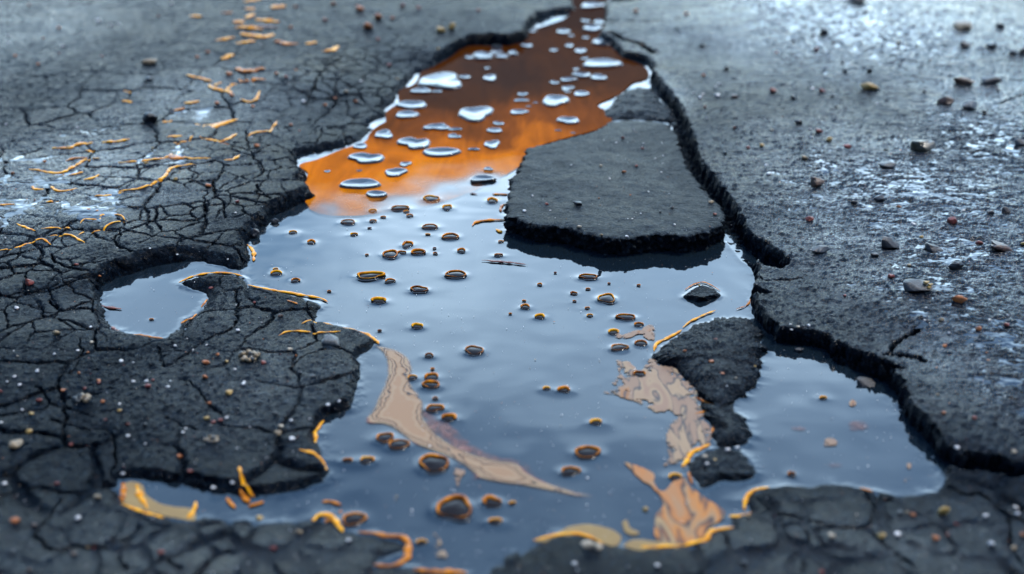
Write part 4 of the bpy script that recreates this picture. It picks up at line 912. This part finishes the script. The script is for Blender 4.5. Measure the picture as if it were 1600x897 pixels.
GR = """1 40 202 18 w;1 458 98 26 w;1 517 121 20 w;1 552 114 18 w;1 293 217 18 w;1 38 167 14 w;1 275 131 20 o;1 70 262 20 o;1 178 302 20 o;1 277 252 18 r;1 475 264 18 r;1 202 180 14 o;1 740 77 20 r;1 1420 476 24 w;1 1518 493 24 o;1 1565 460 20 o;1 1066 348 34 o;1 1013 484 26 o;1 1083 445 26 o;1 360 597 16 w;1 12 715 14 w;1 135 25 20 r;1 1518 94 28 r;1 1357 130 24 o;1 1380 325 20 o;1 1335 360 24 r;1 1198 685 30 o;1 1360 585 24 o;1 1398 612 18 r;1 712 692 14 y;1 90 755 24 o;1 683 762 24 y;1 28 583 16 w;1 208 755 18 o;1 1180 498 22 o;1 920 268 22 o;1 972 245 26 o;1 1290 345 26 o;1 1380 35 24 o;1 1555 20 30 o;1 975 870 36 o;1 820 845 26 y;1 1050 680 24 o;1 800 18 18 w;1 320 690 22 y;1 60 810 22 o
2 92 381 20 w;2 68 476 26 o;2 122 130 60 o;2 88 45 50 o;2 1375 55 28 o;2 453 229 16 y;2 1212 774 20 c;2 1285 657 12 w;2 1380 776 22 r;2 1408 687 24 r;2 1320 806 26 o;2 1315 634 22 r;2 1413 659 10 w;2 1365 590 10 w;2 1467 737 10 w;2 1495 806 12 w;2 1254 840 12 w;2 1505 722 10 w;2 1075 770 12 w;2 1228 645 10 w;2 170 85 50 o;2 240 85 24 o;2 285 30 30 r;2 640 50 24 r;2 170 185 24 r;2 360 40 26 r;2 225 310 30 r;2 20 430 30 t;2 260 375 30 t
3 18 68 28 o;3 100 353 22 o;3 172 392 14 w;3 158 406 12 w;3 162 448 28 w;3 95 441 16 w;3 85 457 24 w;3 52 435 12 w;3 106 502 18 r;3 113 554 12 w;3 440 247 20 r;3 625 233 26 r;3 608 416 20 w;3 650 428 34 r;3 422 429 38 r;3 910 485 14 w;3 417 609 20 c;3 598 606 18 w;3 602 645 20 w;3 638 617 40 r;3 685 657 36 y;3 770 687 40 r;3 307 692 22 r;3 370 683 26 y;3 393 775 24 w;3 404 815 30 w;3 242 597 18 r;3 198 718 24 g;3 572 740 38 t;3 1009 205 26 t;3 898 118 26 k;3 518 460 36 k;3 702 452 28 k;3 545 575 46 k;3 555 645 28 k;3 1410 528 26 k;3 872 333 36 k;3 520 192 20 k;3 748 297 20 k;3 605 170 22 k;3 1475 423 22 k;3 1130 432 30 k;3 952 700 24 k;3 1095 215 22 k;3 90 215 30 k;3 205 322 32 k;3 245 455 40 n;3 760 335 30 k;3 720 498 14 k;3 855 60 30 k;3 1575 675 60 g
4 1110 47 26 r;4 1100 98 14 w;4 355 338 28 r;4 462 375 20 o;4 1102 530 12 w;4 1188 520 22 r;4 985 450 24 r;4 427 703 22 c;4 363 743 18 w;4 255 758 18 w;4 566 792 26 w;4 622 798 14 w;4 410 752 20 o;4 820 719 18 w;4 1016 763 24 o;4 962 799 40 o;4 1058 793 20 y;4 1097 830 16 w;4 1113 648 26 w;4 1355 738 36 c;4 1383 765 24 o;4 957 870 36 o;4 175 840 22 w;4 368 848 20 o;4 68 863 18 w;4 460 883 24 o;4 622 887 20 w;4 685 888 26 w;4 713 880 20 r;4 795 885 14 w;4 262 662 46 t;4 83 767 14 c;4 1400 848 26 k;4 1460 862 30 g;4 1228 800 30 r;4 77 544 26 w;4 427 648 18 w;4 175 832 18 w;4 32 888 18 w;4 1140 890 18 w;4 1310 580 30 n;4 900 738 16 w;4 965 715 14 w;4 700 265 14 w;4 830 315 14 w;4 1065 315 12 w
5 857 106 24 w;5 1110 184 28 c;5 1213 222 24 t;5 1335 228 20 w;5 893 30 14 w;5 977 103 12 w;5 1556 172 14 w;5 1350 25 12 o;5 1205 40 12 o;5 1153 218 14 w;5 1468 267 18 w;5 1352 286 14 w;5 1490 110 16 k;5 1545 90 24 k;5 960 70 20 r;5 1435 8 10 w
6 1078 152 24 w;6 1314 88 20 w;6 1118 213 26 y;6 600 272 14 w;6 1520 578 18 w;6 1437 600 20 w;6 1383 643 34 o;6 1225 721 26 o;6 1513 627 30 r;6 155 693 24 r;6 137 795 32 o;6 188 852 30 o;6 10 745 24 o;6 1385 245 46 r;6 975 397 40 r;6 1245 660 16 w;6 133 62 30 t;6 150 122 22 r;6 1132 600 14 w;6 900 300 50 k;6 760 485 20 r;6 1010 72 26 o;6 1590 245 26 y;6 1440 100 44 k;6 1210 600 30 t;6 505 620 14 w;6 590 625 20 w;6 540 632 22 c;6 80 438 16 y;6 1060 345 26 t;6 800 55 40 k;6 1520 230 16 w;6 340 815 16 y;6 250 870 18 c;6 510 650 16 w;6 1430 790 24 o
7 92 15 20 w;7 148 61 20 w;7 295 41 32 o;7 183 90 36 r;7 145 151 32 y;7 108 146 16 w;7 136 246 42 y;7 480 92 24 o;7 558 104 16 w;7 558 136 24 y;7 493 177 20 r;7 598 253 22 w;7 598 200 24 r;7 675 200 30 k;7 838 349 38 o;7 963 97 22 o;7 980 110 22 o;7 1068 54 40 y;7 1058 168 20 w;7 968 172 36 y;7 997 190 30 r;7 1285 151 36 g;7 1310 206 46 c;7 1366 266 34 w;7 1359 181 20 w;7 855 235 16 w;7 330 293 24 r;7 20 477 26 w;7 268 476 32 r;7 454 541 46 t;7 573 431 26 w;7 1085 472 28 w;7 998 495 28 w;7 363 638 34 w;7 70 650 48 o;7 1210 640 40 y;7 1397 703 34 t;7 1138 10 24 w;7 690 22 38 r;7 783 25 24 w;7 410 762 30 t;7 890 418 30 r;7 1583 92 20 w;7 1534 135 24 w;7 1295 240 44 t;7 750 800 40 r;7 1280 780 40 r;7 160 670 34 n;7 677 290 14 w;7 5 190 20 w;7 5 45 22 r;7 395 32 24 r;7 1030 180 26 r;7 460 5 20 r;7 345 805 30 n;7 505 735 30 g;7 1590 610 26 o;7 135 880 30 n
8 1088 850 30 w;8 1478 858 30 w;8 1420 598 34 y;8 35 740 26 w;8 330 600 14 w
9 210 318 28 w;9 258 308 26 w;9 105 352 36 c;9 113 385 30 w;9 120 62 20 w;9 698 722 50 c;9 930 724 48 y;9 1005 713 40 w;9 1180 731 40 o;9 1075 622 30 o;9 1018 612 36 g;9 1278 664 24 r;9 1415 628 32 w;9 1441 757 40 w;9 1557 588 36 w;9 1565 618 26 w;9 1550 775 36 t;9 1272 361 28 w;9 1535 390 34 c;9 1222 145 26 o;9 1365 170 34 r;9 285 848 44 g;9 975 800 36 g;9 1590 715 30 o;9 425 812 24 g;9 650 888 30 r;9 150 365 22 y;9 1050 610 20 t;9 1240 715 24 r;9 310 627 18 y;9 855 740 24 g;9 208 20 14 w;9 1195 60 18 t"""
for ln in GR.split('\n'):
    for e in ln.split(';'):
        r, x, y, w, c = e.split()
        w = float(w); stone('grit_grain', int(r), float(x), float(y), w*.88, w*.6, c, None, 2 if w < 26 else 3, 'grit grain', 'large ' if w > 33 else 'small ' if w > 19 else 'tiny ')['group'] = 'loose grit grains on the asphalt'

# ------------------------------------------------------------------ uncountable fine grit and dust
def octas(P, R, aspect=.7):
    base = np.array([(1,0,0),(0,1,0),(-1,0,0),(0,-1,0),(0,0,1),(0,0,-1)], float)
    f = np.array([(0,1,4),(1,2,4),(2,3,4),(3,0,4),(1,0,5),(2,1,5),(3,2,5),(0,3,5)])
    n = len(P); ang = rng.uniform(0, 6.28, n); c, s = np.cos(ang), np.sin(ang)
    B = base[None]*rng.uniform(.6, 1.3, (n, 1, 3))*R[:, None, None]
    V = np.stack([B[..., 0]*c[:, None]-B[..., 1]*s[:, None], B[..., 0]*s[:, None]+B[..., 1]*c[:, None], B[..., 2]*aspect], -1)+P[:, None, :]
    F = (f[None]+np.arange(n)[:, None, None]*6).reshape(-1, 3)
    return V.reshape(-1, 3), F
n = 5200
px = rng.uniform(-120, 1720, n); py = rng.uniform(-30, 930, n)
x, y = unproj(px, py, .012); g = Hroad(x, y); d = SDF(x, y)
ok = d > .006
ok &= ~(inside(x, y, SO) | inside(x, y, CAO))
P = np.stack([x, y, g], 1)[ok]; R = rng.lognormal(math.log(.00048), .45, len(P))
V, F = octas(P, R)
mi = np.repeat(rng.choice([0, 0, 0, 1, 2, 2, 3, 4, 4, 4, 4, 5, 5, 5], len(P)), 8)
setk(obj('fine_grit', mesh_np('fine_grit', V, F, [ST['w'], ST['c'], ST['o'], ST['r'], ST['g'], ST['k']], False, mi)), 'stuff', 'fine grey, white and orange grit scattered all over the wet asphalt', 'grit')
n = 260
px = rng.uniform(800, 1135, n); py = rng.uniform(190, 372, n); x, y = unproj(px, py, .018)
ok = inside(x, y, c_ := (SO*.98+SO.mean(0)*.02))
P = np.stack([x, y, slab_top(x, y)+.0002], 1)[ok]; V, F = octas(P, rng.lognormal(math.log(.0006), .35, len(P)))
mi = np.repeat(rng.choice([0, 0, 1, 2, 3, 3, 4], len(P)), 8)
setk(obj('slab_grit', mesh_np('slab_grit', V, F, [ST['w'], ST['c'], ST['o'], ST['g'], ST['k']], False, mi)), 'stuff', 'fine pale grit sprinkled over the top of the big slab', 'grit')
n = 2200
px = rng.uniform(160, 1470, n); py = rng.uniform(290, 890, n); x, y = unproj(px, py, 0)
ok = (SDF(x, y) < -.006) & ~inside(x, y, SO) & ~inside(x, y, CAO) & ~inside(x, y, CBO) & ~inside(x, y, CCO)
P = np.stack([x, y, x*0+.0012], 1)[ok]; V, F = octas(P, rng.lognormal(math.log(.00034), .45, len(P)), .3)
setk(obj('floating_dust', mesh_np('floating_dust', V, F, [ST['w'], ST['o'], ST['t']], False, np.repeat(rng.choice([0, 0, 0, 0, 1, 2], len(P)), 8))), 'stuff', 'fine pale dust specks floating on the puddle', 'dust')

label_all()

# ------------------------------------------------------------------ light
AZ, EL = math.radians(55), math.radians(58)
w = bpy.data.worlds.new('World'); S.world = w; w.use_nodes = True
nt = w.node_tree; bg = nt.nodes['Background']
sky = nt.nodes.new('ShaderNodeTexSky'); sky.sky_type = 'NISHITA'; sky.sun_disc = False
sky.sun_elevation = EL; sky.sun_rotation = AZ; sky.air_density = 1.3; sky.dust_density = 1.0; sky.ozone_density = 2.0
# made-up sky ramp shaping the light: raised ahead, lowered overhead and behind
tc = nt.nodes.new('ShaderNodeTexCoord')
sx = nt.nodes.new('ShaderNodeSeparateXYZ'); L(nt, tc.outputs['Generated'], sx.inputs[0])
gr = ramp(nt, sx.outputs['Y'], [(0.0, (.09, .12, .17)), (.30, (.16, .23, .34)), (.62, (.28, .40, .56)), (.83, (.32, .50, .68)), (.93, (1.16, 1.36, 1.41)), (.965, (1.45, 1.60, 1.62)), (1.0, (1.02, 1.22, 1.32))])
mr = N(nt, 'ShaderNodeMapRange'); mr.inputs['From Min'].default_value = -.4; mr.inputs['From Max'].default_value = 1.0; L(nt, sx.outputs['Y'], mr.inputs['Value']); L(nt, mr.outputs[0], gr.inputs[0])
mpp = nt.nodes.new('ShaderNodeMapping'); mpp.inputs['Scale'].default_value = (1.2, 1.2, 3.0); L(nt, tc.outputs['Generated'], mpp.inputs[0])
cn = noise(nt, mpp.outputs[0], 2.0, 5, .5, .3)
cr = ramp(nt, cn, [(.38, (0, 0, 0)), (.68, (1, 1, 1))])
mixc = nt.nodes.new('ShaderNodeMix'); mixc.data_type = 'RGBA'; mixc.inputs['B'].default_value = (15, 17, 20, 1)
mm = N(nt, 'ShaderNodeMath', operation='MULTIPLY'); mm.inputs[1].default_value = .6; L(nt, cr.outputs[0], mm.inputs[0])
L(nt, mm.outputs[0], mixc.inputs['Factor']); L(nt, sky.outputs[0], mixc.inputs['A'])
mg = nt.nodes.new('ShaderNodeMix'); mg.data_type = 'RGBA'; mg.blend_type = 'MULTIPLY'; mg.inputs['Factor'].default_value = 1
L(nt, mixc.outputs['Result'], mg.inputs['A']); L(nt, gr.outputs[0], mg.inputs['B']); L(nt, mg.outputs['Result'], bg.inputs[0])
bg.inputs[1].default_value = .15
sl = bpy.data.lights.new('sun', 'SUN'); sl.energy = 1.2; sl.angle = math.radians(10); sl.color = (1, .93, .82)
so = bpy.data.objects.new('sun', sl); COL.objects.link(so)
dv = Vector((math.sin(AZ)*math.cos(EL), math.cos(AZ)*math.cos(EL), math.sin(EL)))
so.rotation_euler = dv.to_track_quat('Z', 'Y').to_euler(); so.location = (1, 3, 3)

S.render.engine = 'CYCLES'
S.view_settings.view_transform = 'Standard'; S.view_settings.look = 'None'; S.view_settings.gamma = 1; S.view_settings.exposure = 1.28
S.cycles.max_bounces = 6
